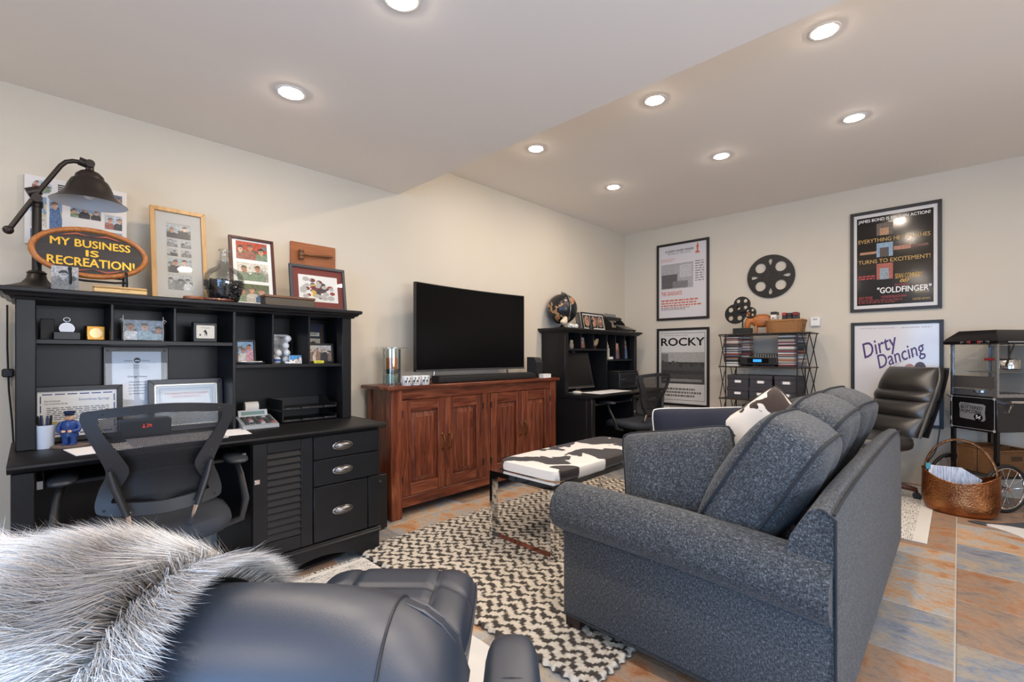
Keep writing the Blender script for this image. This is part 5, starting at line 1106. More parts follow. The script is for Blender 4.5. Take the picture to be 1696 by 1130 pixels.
build('back_shell', G().surf(lambda u, v: (.262 * (2 * u - 1) * (1 - .12 * v ** 4), ebk(.50 + .56 * v) - .06 - .02 * (1 - (2 * u - 1) ** 2), .50 + .56 * v), 14, 14), LEA, t, 60)
for s_ in (-1, 1): build('back_piping', G().tube([(s_ * (.25 - .04 * max(0, (v - .75) * 4) ** 2), ebk(.5 + .56 * v) + .01, .5 + .56 * v) for v in [i / 12 for i in range(13)]], .012, 8), LEA, t)
build('seat', G().ell((0, .04, .45), (.27, .27, .075), 28, 12, .6), LEA, t)
for s_ in (): build('armrest', G().tube([(s_ * .28, -.16, .52), (s_ * .30, -.16, .66), (s_ * .30, .0, .69), (s_ * .30, .17, .67), (s_ * .29, .19, .56), (s_ * .27, .15, .43)], [.02, .028, .032, .03, .022, .02], 12), LEA, t)
build('column', G().lathe([(.03, .09), (.03, .25), (.02, .25), (.02, .40)], n=16), BLACKM, t)
MAHO = wood('mahogany', '2e120c', '4c2016', '60301f', 0, 8, .25)
for k_ in range(5):
    a = 2 * PI * k_ / 5 + .2; d = (math.cos(a), math.sin(a)); lg = build('base_leg', G().tube([(d[0] * .03, d[1] * .03, .105), (d[0] * .16, d[1] * .16, .10), (d[0] * .30, d[1] * .30, .075)], [.03, .026, .018], 8), MAHO, t)
    build('caster', G().cyl((d[0] * .30 - d[1] * .022, d[1] * .30 + d[0] * .022, .028), (d[0] * .30 + d[1] * .022, d[1] * .30 - d[0] * .022, .028), .028, n=14).cyl((d[0] * .3, d[1] * .3, .03), (d[0] * .3, d[1] * .3, .075), .007, n=8), BLACKPL, lg)
# ================================================================ popcorn cart
PA = math.radians(42)
t = thing('popcorn_cart', 'black vintage popcorn machine on a wheeled cart with glass case', 'popcorn machine', (3.445, 4.99, 0), -PA)
# local: x to the right along... origin = near corner; front (signed) face at y=0 from x=-.262 to 0; depth +y .40
BW, BD = .34, .35
MAR = mat('gloss_black_enamel', '141213', .22); ALU = mat('aluminium', 'b8bcc0', .28, .9); SILK = mat('silver_print', 'b8b8ba', .4, .3); BODYG = mat('dark_enamel', '2c2a2b', .35)
for x_ in (-BW + .012, -.012):
    for y_ in (.012, BD - .012): build('leg', G().box(x_ - .012, y_ - .012, 0.06, x_ + .012, y_ + .012, .60), MAR, t)
build('lower_shelf', G().cbox(-BW, 0, .235, 0, BD, .25, .003), BODYG, t)
build('cabinet', G().cbox(-BW, .004, .585, 0, BD, .845, .003), BODYG, t)
sp = build('sign_panel', G().cbox(-BW - .003, -.004, .575, .003, .004, .85, .003), MAR, t)
for a in ((-BW + .012, .59, -.012, .593), (-BW + .012, .832, -.012, .835), (-BW + .012, .59, -BW + .015, .835), (-.015, .59, -.012, .835)): build('silver_line', G().box(a[0], -.0052, a[1], a[2], -.004, a[3]), SILK, sp)
for a, b_ in ((-BW + .014, .592), (-.014, .592), (-BW + .014, .833), (-.014, .833)): build('corner_scroll', G().flat([(a + .011 * math.cos(i * PI / 6), b_ + .011 * math.sin(i * PI / 6)) for i in range(12)], -.0054), SILK, sp, 0)
pl = build('sign_plate', G().prism([(-.265, .68), (-.26, .665), (-.09, .655), (-.075, .67), (-.08, .72), (-.075, .775), (-.09, .785), (-.26, .79), (-.27, .775), (-.263, .73)], -.006, -.004), mat('plate_grey', '8e8e90', .4, .3), sp, 0)
text(pl, 'lettering', 'HOT', (-.24, .770, -.19, .782), col('1a1a1a'), -.0066); text(pl, 'lettering', 'BUTTERED', (-.253, .742, -.095, .766), col('1a1a1a'), -.0066, bold=.03); text(pl, 'lettering', 'POPCORN', (-.253, .710, -.105, .735), col('1a1a1a'), -.0066, bold=.03)
build('price_disc', G().flat([(-.125 + .032 * math.cos(i * PI / 10), .683 + .030 * math.sin(i * PI / 10)) for i in range(20)], -.0068), MAR, pl, 0); text(pl, 'lettering', '5\u00a2', (-.142, .667, -.108, .70), col('e0e0e0'), -.0074, bold=.02)
for zz in (.64, .79): build('hinge', G().cyl((-BW + .008, -.008, zz), (-BW + .008, -.008, zz + .03), .005, n=8), CHROME, sp)
# glass case
for x_ in (-BW + .008, -.008):
    for y_ in (.008, BD - .008): build('corner_post', G().box(x_ - .009, y_ - .009, .845, x_ + .009, y_ + .009, 1.245), ALU, t)
for a in ((-BW, 0, .845, 0, .016, .87), (-BW, BD - .016, .845, 0, BD, .87), (-.016, .016, .845, 0, BD - .016, .87), (-BW, .016, .845, -BW + .016, BD - .016, .87)): build('bottom_rail', G().box(*a), ALU, t)
CG = glass('case_glass', (.96, .97, .97), .12)
build('glass_pane', G().flat([(-.004, .016), (-.004, BD - .016), (-.004, BD - .016)], 0) if False else G().add([(-.004, .018, .87), (-.004, BD - .018, .87), (-.004, BD - .018, 1.24), (-.004, .018, 1.24)], [(0, 1, 2, 3)]), CG, t)
build('glass_pane', G().add([(-BW + .004, .018, .87), (-BW + .004, BD - .018, .87), (-BW + .004, BD - .018, 1.24), (-BW + .004, .018, 1.24)], [(0, 1, 2, 3)]), CG, t)
build('glass_door', G().flat([(-BW + .018, 1.0), (-.018, 1.0), (-.018, 1.24), (-BW + .018, 1.24)], .006), CG, t); build('back_wall', G().box(-BW + .018, BD - .008, .87, -.018, BD - .004, 1.24), mat('case_back', 'b4b0a8', .5), t)
build('door_sill', G().box(-BW + .018, .002, .905, -.018, .012, 1.0), mat('smoked_panel', '4a4644', .3), t); build('pull_tab', G().cbox(-.16, -.012, .872, -.10, .004, .895, .003), CHROME, t); build('drawer_lip', G().box(-BW + .016, .0, .87, -.016, .01, .90), ALU, t)
for zz in (1.02, 1.17): build('case_hinge', G().cbox(-BW - .012, .0, zz, -BW + .004, .016, zz + .04, .003), WHITE, t)
kt = build('kettle', G().lathe([(.05, 1.05), (.068, 1.06), (.07, 1.12), (.06, 1.135), (.0, 1.14)], (-.10, .22, 0), 20), CHROME, t); build('kettle_handle', G().tube([(-.13, .16, 1.13), (-.19, .12, 1.13)], .009, 8), mat('red_grip', 'b02424', .35), kt); build('kettle_hanger', G().tube([(-.10, .22, 1.14), (-.10, .22, 1.24)], .007, 8).tube([(-.05, .2, 1.24), (-.045, .15, 1.15), (-.05, .13, 1.08), (-.07, .17, 1.07)], .005, 6), BLACKM, kt)
build('popcorn_shelf', G().box(-BW + .05, .06, 1.03, -.04, .34, 1.036), ALU, t)
# canopy
g = G(); rg = [(.0, 1.245), (.03, 1.25), (.033, 1.27), (.022, 1.292), (-.03, 1.35), (-.035, 1.355)]
vs = [];
for o_, z_ in rg: vs += [(-BW - o_, -o_, z_), (o_, -o_, z_), (o_, BD + o_, z_), (-BW - o_, BD + o_, z_)]
f = [(i * 4 + k_, i * 4 + (k_ + 1) % 4, i * 4 + 4 + (k_ + 1) % 4, i * 4 + 4 + k_) for i in range(len(rg) - 1) for k_ in range(4)] + [(3, 2, 1, 0), tuple(range(len(rg) * 4 - 4, len(rg) * 4))]
cn = build('canopy', g.add(vs, f), MAR, t, 20)
for x_ in (-.17, -.10): build('switch', G().cbox(x_ - .01, -.036, 1.255, x_ + .01, -.03, 1.272, .002), mat('red_switch', 'a02828', .3), cn)
for xc in (-.20, -.06):
    for q in (-1, 1): build('scroll', G().tube([(xc + q * .01, -.0335, 1.262), (xc + q * .025, -.0335, 1.27), (xc + q * .035, -.0335, 1.262), (xc + q * .027, -.0335, 1.257)], .0016, 5), SILK, cn)
for q in (-1, 1): build('scroll', G().tube([(-BW / 2 + q * (.015 + .05 * i / 8), -.021 + .009 + .035 * (.3 + .35 * math.sin(i * .8)), 1.294 + .045 * (.3 + .35 * math.sin(i * .8))) for i in range(9)], .003, 5), SILK, cn)
build('canopy_lettering_band', G().add([(.0335, .05, 1.258), (.0335, .30, 1.258), (.0335, .30, 1.266), (.0335, .05, 1.266)], [(0, 1, 2, 3)]), SILK, cn, 0)
# handles
build('push_handle', G().tube([(-BW, .03, .80), (-BW - .05, .03, .835), (-BW - .055, .17, .835), (-BW - .05, .32, .835), (-BW, .32, .80)], .009, 8), CHROME, t)
build('side_bracket', G().tube([(.0, .06, .80), (.045, .06, .815), (.05, .17, .815), (.045, .29, .815), (.0, .29, .80)], .009, 8).tube([(.0, .07, .735), (.02, .07, .735), (.045, .07, .805)], .007, 8), CHROME, t)
# spoked wheels
def wheel(q_, h_):
    wo = build('wheel_tyre', G().tube([(q_, h_ + .165 * math.cos(2 * PI * i / 40), .178 + .165 * math.sin(2 * PI * i / 40)) for i in range(40)], .013, 10, True), mat('rubber', '1c1c1e', .6), t)
    build('wheel_rim', G().tube([(q_, h_ + .150 * math.cos(2 * PI * i / 40), .178 + .150 * math.sin(2 * PI * i / 40)) for i in range(40)], .007, 8, True), CHROME, wo); build('hub', G().cyl((q_ - .03, h_, .178), (q_ + .03, h_, .178), .014, n=14), CHROME, wo)
    for i in range(14):
        a = 2 * PI * i / 14; build('spoke', G().cyl((q_ + .014 * (-1) ** i, h_ + .012 * math.cos(a), .178 + .012 * math.sin(a)), (q_, h_ + .146 * math.cos(a), .178 + .146 * math.sin(a)), .0022, n=5), CHROME, wo)
wheel(.035, .03); wheel(-BW - .035, .03); build('axle', G().cyl((-BW - .03, .03, .178), (.03, .03, .178), .008, n=10), BLACKM, t)
for x_ in (-BW + .012, -.012): build('foot_peg', G().box(x_ - .012, BD - .024, 0, x_ + .012, BD, .06), MAR, t)
# wicker bins on and under the cart
def bin_(label, loc, rz, w_, d_, h_):
    t = thing('wicker_bin', label, 'basket', loc, rz); m_ = weavemat('brown_wicker', '4a2e18', '96683c', 30, 26) if 'brown_wicker' not in MATS else MATS['brown_wicker']
    for nm_, a in (('front', (-w_, -d_, 0, w_, -d_ + .012, h_)), ('back', (-w_, d_ - .012, 0, w_, d_, h_)), ('side', (-w_, -d_ + .012, 0, -w_ + .012, d_ - .012, h_)), ('side', (w_ - .012, -d_ + .012, 0, w_, d_ - .012, h_)), ('bottom', (-w_ + .012, -d_ + .012, 0, w_ - .012, d_ - .012, .01))): build('woven_' + nm_, G().cbox(*a, .004), m_, t)
    build('hand_hole', G().box(-.045, -d_ - .001, h_ * .62, .045, -d_ + .0, h_ * .8), col('3a2414'), t); build('rim', G().tube([(-w_, -d_, h_), (w_, -d_, h_), (w_, d_, h_), (-w_, d_, h_)], .009, 8, True), m_, t)
def cartp(a, b_): return (3.445 + a * math.cos(PA) + b_ * math.sin(PA), 4.99 - a * math.sin(PA) + b_ * math.cos(PA), .2505)
bin_('brown wicker bin on the far half of the popcorn cart shelf', cartp(-.25, .175), PI / 2 - PA, .14, .075, .19)
bin_('brown wicker bin with hand hole on the near half of the popcorn cart shelf', cartp(-.09, .175), PI / 2 - PA, .14, .078, .19)
tag(build('power_cord', G().tube(spline([(3.62, 5.42, .02), (3.60, 5.1, .008), (3.58, 4.92, .006), (3.62, 4.78, .006), (3.72, 4.68, .006)], 8, False), .005, 6), BLACKPL), 'thin black power cord on the floor beside the popcorn cart wheel', 'cord')
tag(build('chair_side_cord', G().tube(spline([(3.13, 5.52, .62), (3.10, 5.50, .35), (3.04, 5.47, .2), (3.07, 5.46, .05), (3.12, 5.44, .006)], 8, False), .004, 6), BLACKPL), 'black cord trailing down the wall behind the leather swivel chair', 'cord')
# ================================================================ copper log basket
k = NT('hammered_copper'); v = k.coord(); vo = k.n('ShaderNodeTexVoronoi'); vo.inputs['Scale'].default_value = 85; k.l(v, vo.inputs['Vector']); k.b.inputs['Metallic'].default_value = 1; k.b.inputs['Roughness'].default_value = .33
k.color(k.ramp(k.noise(v, 7, 4, .6), [(.3, '7a4830'), (.5, 'a06a44'), (.7, 'b98458')])); k.bump(vo.outputs['Distance'], .5, .004); COP = k.m
t = thing('copper_basket', 'hammered copper oval basket with arched handle, on the tile floor', 'basket', (3.245, 4.745, 0), -.05)
def cb(u, v, ins=0):
    a = 2 * PI * u; c_, s_ = math.cos(a), math.sin(a); top = .235 + .075 * abs(c_) ** 2 ; z = .0 + top * v
    k_ = .80 + .2 * min(1, v * 3.2) ** .5 - .02 * v; return ((.215 * k_ - ins) * c_, (.135 * k_ - ins) * s_, z + (.012 if ins else 0) * (1 - v))
build('bowl', G().surf(cb, 48, 14, True).surf(lambda u, v: cb(u, v, .006), 48, 14, True).add([cb(i / 48, 0) for i in range(48)], [tuple(range(48))]).add([cb(i / 48, 0, .006) for i in range(48)], [tuple(range(48))]), COP, t, 60)
build('rolled_rim', G().tube([cb(i / 48, 1, .003) for i in range(48)], .006, 8, True), COP, t)
build('handle', G().tube([(.193 * math.cos(a), 0, .27 + .27 * math.sin(a)) for a in [PI * i / 24 for i in range(25)]], .017, 10, flat=.5), COP, t)
for s_ in (-1, 1): build('handle_plate', G().ell((s_ * .2, 0, .255), (.008, .028, .04), 12, 8), COP, t)
t = thing('magazine', 'folded pale blue-white magazine standing in the copper basket', 'magazine', (3.235, 4.745, .10), .2)
k = NT('magazine_print'); v = k.coord((30, 1, 3)); k.color(k.ramp(k.noise(v, 4, 4), [(.35, '8fa0bc'), (.6, 'dfe3ec')])); k.b.inputs['Roughness'].default_value = .4
build('cover', G().prism([(-.15, .12), (.07, .02), (.13, .16), (.02, .235), (-.13, .235)], -.006, .006), k.m, t, 0); build('pages', G().prism([(-.165, .15), (-.12, .05), (-.10, .23), (-.155, .235)], .008, .02), col('e4e4e8'), t, 0); build('spine_tab', G().prism([(-.175, .20), (-.15, .20), (-.15, .245), (-.175, .245)], .008, .018), col('3a9ab0'), t, 0)
# ================================================================ rugs and hides
def hide(name, label, pts, th, m, z0=.001, up=8):
    P = spline([(a, b_, 0) for a, b_ in pts], up); n_ = len(P); cx_ = sum(p.x for p in P) / n_; cy_ = sum(p.y for p in P) / n_
    g = G((cx_, cy_, 0)); vs = []; ring = []
    for s_, zz in ((1, z0), (1, z0 + th * .6), (.985, z0 + th)): vs += [(cx_ + (p.x - cx_) * s_, cy_ + (p.y - cy_) * s_, zz) for p in P]
    f = [(k_ * n_ + i, k_ * n_ + (i + 1) % n_, (k_ + 1) * n_ + (i + 1) % n_, (k_ + 1) * n_ + i) for k_ in range(2) for i in range(n_)] + [tuple(range(2 * n_, 3 * n_)), tuple(range(n_ - 1, -1, -1))]
    o = build(name, g.add(vs, f), m, None, 0); o.location = (cx_, cy_, 0); return tag(o, label, 'rug')
def cowmat(name, sc, th, dark='241812', white='e6e2dc', off=0, bias=1, hair=True):
    k = NT(name); tc = k.coord((1, 1, .35)); mp = k.n('ShaderNodeMapping'); mp.inputs['Location'].default_value = (off, off * .7, off * 1.3); k.l(tc, mp.inputs['Vector']); v = mp.outputs[0]
    f = k.noise(v, sc, 2.5, .5, .5); fine = k.noise(k.coord((1, 6, 1)), 90, 3, .7)
    m_ = k.math('ADD', f, k.math('MULTIPLY', k.math('SUBTRACT', fine, .5), .035)); dk = k.mix(fine, dark, '0e0a09')
    r_ = k.n('ShaderNodeMapRange'); r_.inputs['From Min'].default_value = th - .006; r_.inputs['From Max'].default_value = th + .006; k.l(m_, r_.inputs['Value'])
    k.color(k.mix(r_.outputs[0], white, dk)); k.b.inputs['Roughness'].default_value = .6; k.b.inputs['Sheen Weight'].default_value = .2; k.bump(fine, .25, .003); return k.m
hide('cowhide_rug', 'black and white cowhide rug in front of the popcorn cart', [(3.285, 4.55), (3.33, 4.60), (3.42, 4.62), (3.50, 4.70), (3.65, 4.85), (3.9, 4.95), (4.3, 4.8), (4.7, 4.9), (4.8, 4.5), (4.7, 4.0), (4.9, 3.7), (4.6, 3.5), (4.3, 3.75), (4.0, 3.8), (3.75, 3.95), (3.60, 4.22), (3.52, 4.40), (3.42, 4.50), (3.33, 4.52)], .004, cowmat('cow_floor', 1.9, .47, '26262a', 'e8e6e2', 1.1))
hide('hide_rug', 'white hide rug lying under the black leather ottoman', [(1.15, 1.22), (1.45, 1.25), (1.75, 1.27), (2.0, 1.26), (2.3, 1.20), (2.55, 1.05), (2.7, .8), (2.6, .5), (2.3, .35), (2.0, .4), (1.7, .3), (1.45, .55), (1.3, .8), (1.12, .95), (1.05, 1.1)], .004, mat('white_hide', 'e9e7e2', .7, bump=.2, bscale=200), .0015)
hide('fur_mat', 'dark brown shaggy hide peeping from under the near desk', [(.30, 1.38), (.55, 1.37), (.66, 1.25), (.69, 1.05), (.69, .9), (.55, .7), (.3, .75), (.2, 1.0)], .012, mat('dark_fur', '2a1c14', .85, bump=.8, bscale=160), .001)
# flat woven striped rugs
def striped(name, label, x0, y0, x1, y1, z0, axis, plain0, plain1, th=.006):
    k = NT(name + '_weave'); tc = k.n('ShaderNodeTexCoord'); sx = k.n('ShaderNodeSeparateXYZ'); k.l(tc.outputs['Object'], sx.inputs[0]); c_ = sx.outputs[axis]; o_ = sx.outputs[1 - axis]
    v = k.coord((90, 5, 1) if axis == 0 else (5, 90, 1)); f = k.noise(v, 3.0, 4, .75); v2 = k.coord(); ff = k.noise(v2, 120, 2)
    dark = k.math('GREATER_THAN', k.math('ADD', f, k.math('MULTIPLY', k.math('SUBTRACT', ff, .5), .25)), .56)
    band = k.math('MULTIPLY', k.math('GREATER_THAN', c_, plain0), k.math('LESS_THAN', c_, plain1))
    k.color(k.mix(k.math('MULTIPLY', dark, band), 'e4e0d8', '34302e')); k.b.inputs['Roughness'].default_value = .85; k.bump(ff, .5, .004)
    cx_, cy_ = (x0 + x1) / 2, (y0 + y1) / 2; g = G((cx_, cy_, 0)); nx, ny = 8, 30
    g.cbox(x0, y0, z0, x1, y1, z0 + th, .002); o = build(name, g, k.m, None, 0); o.location = (cx_, cy_, 0); return tag(o, label, 'rug')
striped('woven_rug', 'black and white striped flatweave rug under the leather swivel chair', 2.33, 3.82, 3.10, 5.44, .001, 0, -.5, .315)
o = striped('fringed_rug', 'cream striped flatweave rug with fringe beside the near desk', .80, .62, 1.14, 1.32, .0065, 0, -.14, .10, .005)
g = G((.97, .97, 0)); r = random.Random(3)
for i in range(70):
    yy = .625 + .69 * i / 70; g.tube([(.80, yy, .010), (.785, yy + r.uniform(-.008, .008), .014), (.765 + r.uniform(-.01, .01), yy + r.uniform(-.015, .015), .006)], [.003, .002, .0008], 4)
fo = build('fringe', g, col('dcd6ca', .8), o, 0); fo['kind'] = 'stuff'
# chunky braided zigzag rug
def zig_rug(x0, y0, x1, y1):
    st = .0061; nx = int((x1 - x0) / st); ny = int((y1 - y0) / st); V = []; F = []; colr = []; r = random.Random(6)
    import colorsys
    P, per = .104, .064
    cell = {}
    for j in range(ny + 1):
        for i in range(nx + 1):
            x_ = i * st; y_ = j * st; ph = (x_ / P) % 1; tri = abs(ph * 2 - 1) * P * .5
            sx_ = x_ / .0150; row = int(sx_); sy = (y_ + tri * 0 + (row % 2) * .008) / .0165; cy_ = int(sy); cxx = (row + .5) * .0150; cyy = (cy_ + .5) * .0165 - (row % 2) * .008
            key = (row, cy_)
            if key not in cell:
                p2 = (cxx / P) % 1; t2 = abs(p2 * 2 - 1) * P * .5; v = ((cyy + t2 + r.uniform(-.002, .002)) / per) % 1; cell[key] = (v < .44, r.uniform(.9, 1.04), r.uniform(0, .004))
            blk, br, dz = cell[key]
            fx = abs((sx_ % 1) - .5) * 2; fy = abs((sy % 1) - .5) * 2; hgt = .008 * (1 - fx ** 2.5) ** .5 * (1 - .55 * fy ** 3) if fx < 1 else 0
            edge = i in (0, nx) or j in (0, ny); wob = .006 * math.sin(j * .9) if i in (0, nx) else 0; wob2 = .006 * math.sin(i * .9) if j in (0, ny) else 0
            V.append((x_ + wob, y_ + wob2, .0015 if edge else .008 + hgt + dz))
            c_ = (.020, .018, .019) if blk else (.72 * br, .66 * br, .56 * br); sh = 1.0
            colr += [c_[0] * sh, c_[1] * sh, c_[2] * sh, 1]
    for j in range(ny):
        for i in range(nx): a = j * (nx + 1) + i; F.append((a, a + 1, a + nx + 2, a + nx + 1))
    me = bpy.data.meshes.new('zigzag_rug'); me.from_pydata(V, [], F); at = me.color_attributes.new('yarn', 'FLOAT_COLOR', 'POINT'); at.data.foreach_set('color', colr)
    me.polygons.foreach_set('use_smooth', [True] * len(F))
    k = NT('braided_wool'); ac = k.n('ShaderNodeVertexColor'); ac.layer_name = 'yarn'; f = k.noise(k.coord((1, 1, 1)), 260, 3, .7); k.color(k.mix(k.math('MULTIPLY', f, .3), ac.outputs['Color'], '8a7c6c')); k.b.inputs['Roughness'].default_value = .9; k.bump(f, .5, .003)
    me.materials.append(k.m); o = bpy.data.objects.new('zigzag_rug', me); C.objects.link(o); o.location = (x0, y0, .0075); return tag(o, 'chunky braided cream and black zigzag rug under the cowhide bench', 'rug')
zig_rug(.69, 1.33, 2.335, 3.75)
# ================================================================ sofa
k = NT('tweed_upholstery'); v = k.coord((1, 1, 1))
w1 = k.noise(k.coord((270, 270, 90)), 1.0, 3, .7); w2 = k.noise(k.coord((90, 90, 290)), 1.0, 3, .7)
f = k.math('ADD', k.math('MULTIPLY', w1, .5), k.math('MULTIPLY', w2, .5)); big = k.noise(v, 3, 2)
k.color(k.mix(k.math('MULTIPLY', big, .10), k.ramp(f, [(.36, '15171a'), (.47, '303336'), (.56, '54575b'), (.70, '9a9c9e')]), '3a3d41')); k.b.inputs['Roughness'].default_value = .9; k.b.inputs['Sheen Weight'].default_value = .1; k.bump(f, .45, .003)
TWEED = k.m; WELT = mat('welt_cord', '26292e', .9, bump=.3, bscale=400)
SFX0, SFX1, SFY0, SFY1 = 2.02, 2.995, 1.56, 3.57
t = thing('sofa', 'grey-blue tweed sofa with rolled arms, seen from its back corner', 'sofa', (2.5, 2.56, 0)); O = (2.5, 2.56, 0)
def sb(name, g, m=TWEED, p=t, sm=60): return build(name, g, m, p, sm)
sb('seat_base', G(O).cbox(SFX0 + .03, SFY0 + .08, .10, 2.86, SFY1 - .08, .30, .012))
# back: wedge swept along y with a curved top
prof = [(2.995, .085), (2.996, .40), (2.990, .70), (2.985, .735), (2.968, .752), (2.945, .752), (2.925, .738), (2.88, .66), (2.83, .50), (2.80, .32), (2.80, .10)]
g = G(O); n_ = 18; vs = []; yv = [SFY0 + .004 + (SFY1 - SFY0 - .008) * i / n_ for i in range(n_ + 1)]
for yy in yv:
    e = min(yy - SFY0, SFY1 - yy); dz = -.028 * math.exp(-e / .25)
    for a, b_ in prof: vs.append((a, yy, b_ + dz * (b_ > .45)))
m_ = len(prof); f = [(i * m_ + q, i * m_ + (q + 1) % m_, (i + 1) * m_ + (q + 1) % m_, (i + 1) * m_ + q) for i in range(n_) for q in range(m_)] + [tuple(range(m_)), tuple(n_ * m_ + q for q in range(m_ - 1, -1, -1))]
bk = sb('backrest', g.add(vs, f), sm=35)
sb('back_welt', G(O).tube([(2.988, yy, .742 - .028 * math.exp(-min(yy - SFY0, SFY1 - yy) / .25)) for yy in yv], .0045, 6), WELT, bk); sb('back_welt', G(O).tube([(2.992, SFY0 + .002, z_) for z_ in (.09, .3, .5, .70)] + [(2.96, SFY0 + .002, .722)], .004, 6), WELT, bk)
for side, Y0, sg in (('near', SFY0, 1), ('far', SFY1, -1)):
    # arm panel + roll; profile in y-z swept along x with slight flare forward
    pan = sb('arm_panel', G(O).cbox(SFX0 + .012, min(Y0, Y0 + sg * .10), .075, 2.985, max(Y0, Y0 + sg * .10), .50, .012))
    g = G(O); nn = 16; xs = [SFX0 - .012, SFX0 - .006, SFX0 + .03, SFX0 + .2, SFX0 + .5, SFX0 + .75, SFX0 + .9, 2.985]; vs = []
    for i, xx in enumerate(xs):
        sc = (.86, .97, 1.0, 1.0, .985, .97, .955, .95)[i]; dip = -.035 * max(0, (xx - SFX0 - .3) / .68) ** 1.5
        for q in range(nn):
            a = 2 * PI * q / nn; vs.append((xx, Y0 + sg * .045 + sg * .105 * sc * math.cos(a) * 1.05, .518 + dip + .102 * sc * math.sin(a)))
    f = [(i * nn + q, i * nn + (q + 1) % nn, (i + 1) * nn + (q + 1) % nn, (i + 1) * nn + q) for i in range(len(xs) - 1) for q in range(nn)] + [tuple(range(nn)), tuple((len(xs) - 1) * nn + q for q in range(nn - 1, -1, -1))]
    ro = sb('arm_roll', g.add(vs, f), sm=50)
    sb('arm_welt', G(O).tube([(SFX0 - .012, Y0 + sg * .045 + sg * .0905 * 1.05 * math.cos(2 * PI * q / 24), .518 + .0885 * math.sin(2 * PI * q / 24)) for q in range(24)], .004, 6, True), WELT, ro)
    sb('skirt_welt', G(O).tube([(SFX0 + .012, Y0 - sg * .001, .078), (2.985, Y0 - sg * .001, .078)], .004, 6), WELT, pan)
for i in range(3):
    y0 = SFY0 + .155 + i * .567; sb('seat_cushion', G(O).ell((2.40, y0 + .283, .385), (.40, .281, .085), 32, 14, .38))
for a, b_ in ((SFX0 + .055, SFY0 + .05), (SFX0 + .055, SFY1 - .05), (2.94, SFY0 + .05), (2.94, SFY1 - .05)): fz = .02 if a < 2.3 else 0; build('foot', G(O).prism([(a - .032, fz), (a + .032, fz), (a + .037, .078), (a - .037, .078)], b_ - .035, b_ + .035), wood('sofa_foot', '1a100c', '2a1a14', '38241c', 2), t, 0)
# ---- cushions
def box_cushion(label, c, M, hw, hh, ht, m=TWEED, welt=WELT, group=None, puff=.055, name='sofa_cushion'):
    """boxed cushion: local x width (along the sofa), z height, y thickness; M orients it"""
    t = thing(name, label, 'cushion', c, 0, group); t.rotation_euler = M.to_euler()
    def pt(u, v, s_):
        x_, z_ = 2 * u - 1, 2 * v - 1; q = (1 - abs(x_) ** 3.2) * (1 - abs(z_) ** 3.2); sag = .006 * math.sin(7 * x_ + 3 * z_)
        k_ = 1 + .045 * (1 - x_ * x_) * 0
        ex = 1 - .045 * (z_ * z_) * 0; cr = .90 + .10 * (1 - (abs(x_) * abs(z_)) ** 4)
        return (x_ * hw * cr, s_ * (ht + puff * max(q, 0) ** .55) + sag * q, z_ * hh * cr)
    g = G()
    for s_ in (-1, 1): g.surf(lambda u, v, s_=s_: pt(u, v, s_), 22, 22)
    n_ = 21; per = [(i / n_, 0) for i in range(n_)] + [(1, i / n_) for i in range(n_)] + [(1 - i / n_, 1) for i in range(n_)] + [(0, 1 - i / n_) for i in range(n_)]
    L = len(per); vs = []
    for s_ in (-1, -.33, .33, 1):
        for u, v in per:
            p = Vector(pt(u, v, 1)); bl = 1 + .05 * (1 - s_ * s_); vs.append((p.x * bl, s_ * ht, p.z * bl))
    g.add(vs, [(a * L + i, a * L + (i + 1) % L, (a + 1) * L + (i + 1) % L, (a + 1) * L + i) for a in range(3) for i in range(L)])
    build('cover', g, m, t, 60)
    for s_ in (-1, 1): build('welt', G().tube([(Vector(pt(u, v, s_)).x * 1.008, s_ * ht, Vector(pt(u, v, s_)).z * 1.008) for u, v in per], .0055, 6, True), welt, t)
    return t
def orient(xa, za):
    x_ = Vector(xa).normalized(); z_ = Vector(za); z_ = (z_ - x_ * z_.dot(x_)).normalized(); y_ = z_.cross(x_); return Matrix((x_, y_, z_)).transposed()
CT = 'back cushions of the sofa'
box_cushion('big grey tweed back cushion nearest the camera, leaning on the sofa back', (2.725, 1.965, .700), orient((-.05, 1, -.04), (.50, .02, .85)), .285, .245, .085, group=CT)
box_cushion('middle grey tweed back cushion of the sofa, pale puckered top', (2.71, 2.56, .71), orient((0, 1, .03), (.42, 0, .9)), .285, .255, .085, group=CT)
box_cushion('farthest grey tweed back cushion beside the leather swivel chair', (2.71, 3.14, .71), orient((.06, 1, 0), (.42, 0, .9)), .275, .26, .085, group=CT)
def pillow(label, c, M, hw, hh, ht, m, welt=None, wr=.006, name='throw_pillow'):
    t = thing(name, label, 'pillow', c, 0); t.rotation_euler = M.to_euler(); g = G()
    def pt(u, v, s_):
        x_, z_ = 2 * u - 1, 2 * v - 1; q = max(0, (1 - x_ * x_) * (1 - z_ * z_)); cn_ = 1 - .07 * (abs(x_) * abs(z_)) ** 5; pin = cn_ * (1 - .045 * (1 - z_ * z_) * abs(x_) ** 3); pin2 = cn_ * (1 - .045 * (1 - x_ * x_) * abs(z_) ** 3)
        return (x_ * hw * pin, s_ * ht * q ** .45 + .01 * math.sin(5 * x_ + 2) * q, z_ * hh * pin2)
    for s_ in (-1, 1): g.surf(lambda u, v, s_=s_: pt(u, v, s_), 22, 22)
    build('cover', g, m, t, 80); n_ = 21; per = [(i / n_, 0) for i in range(n_)] + [(1, i / n_) for i in range(n_)] + [(1 - i / n_, 1) for i in range(n_)] + [(0, 1 - i / n_) for i in range(n_)]
    if welt: build('piping', G().tube([pt(u, v, 1) for u, v in per], wr, 6, True), welt, t)
    return t
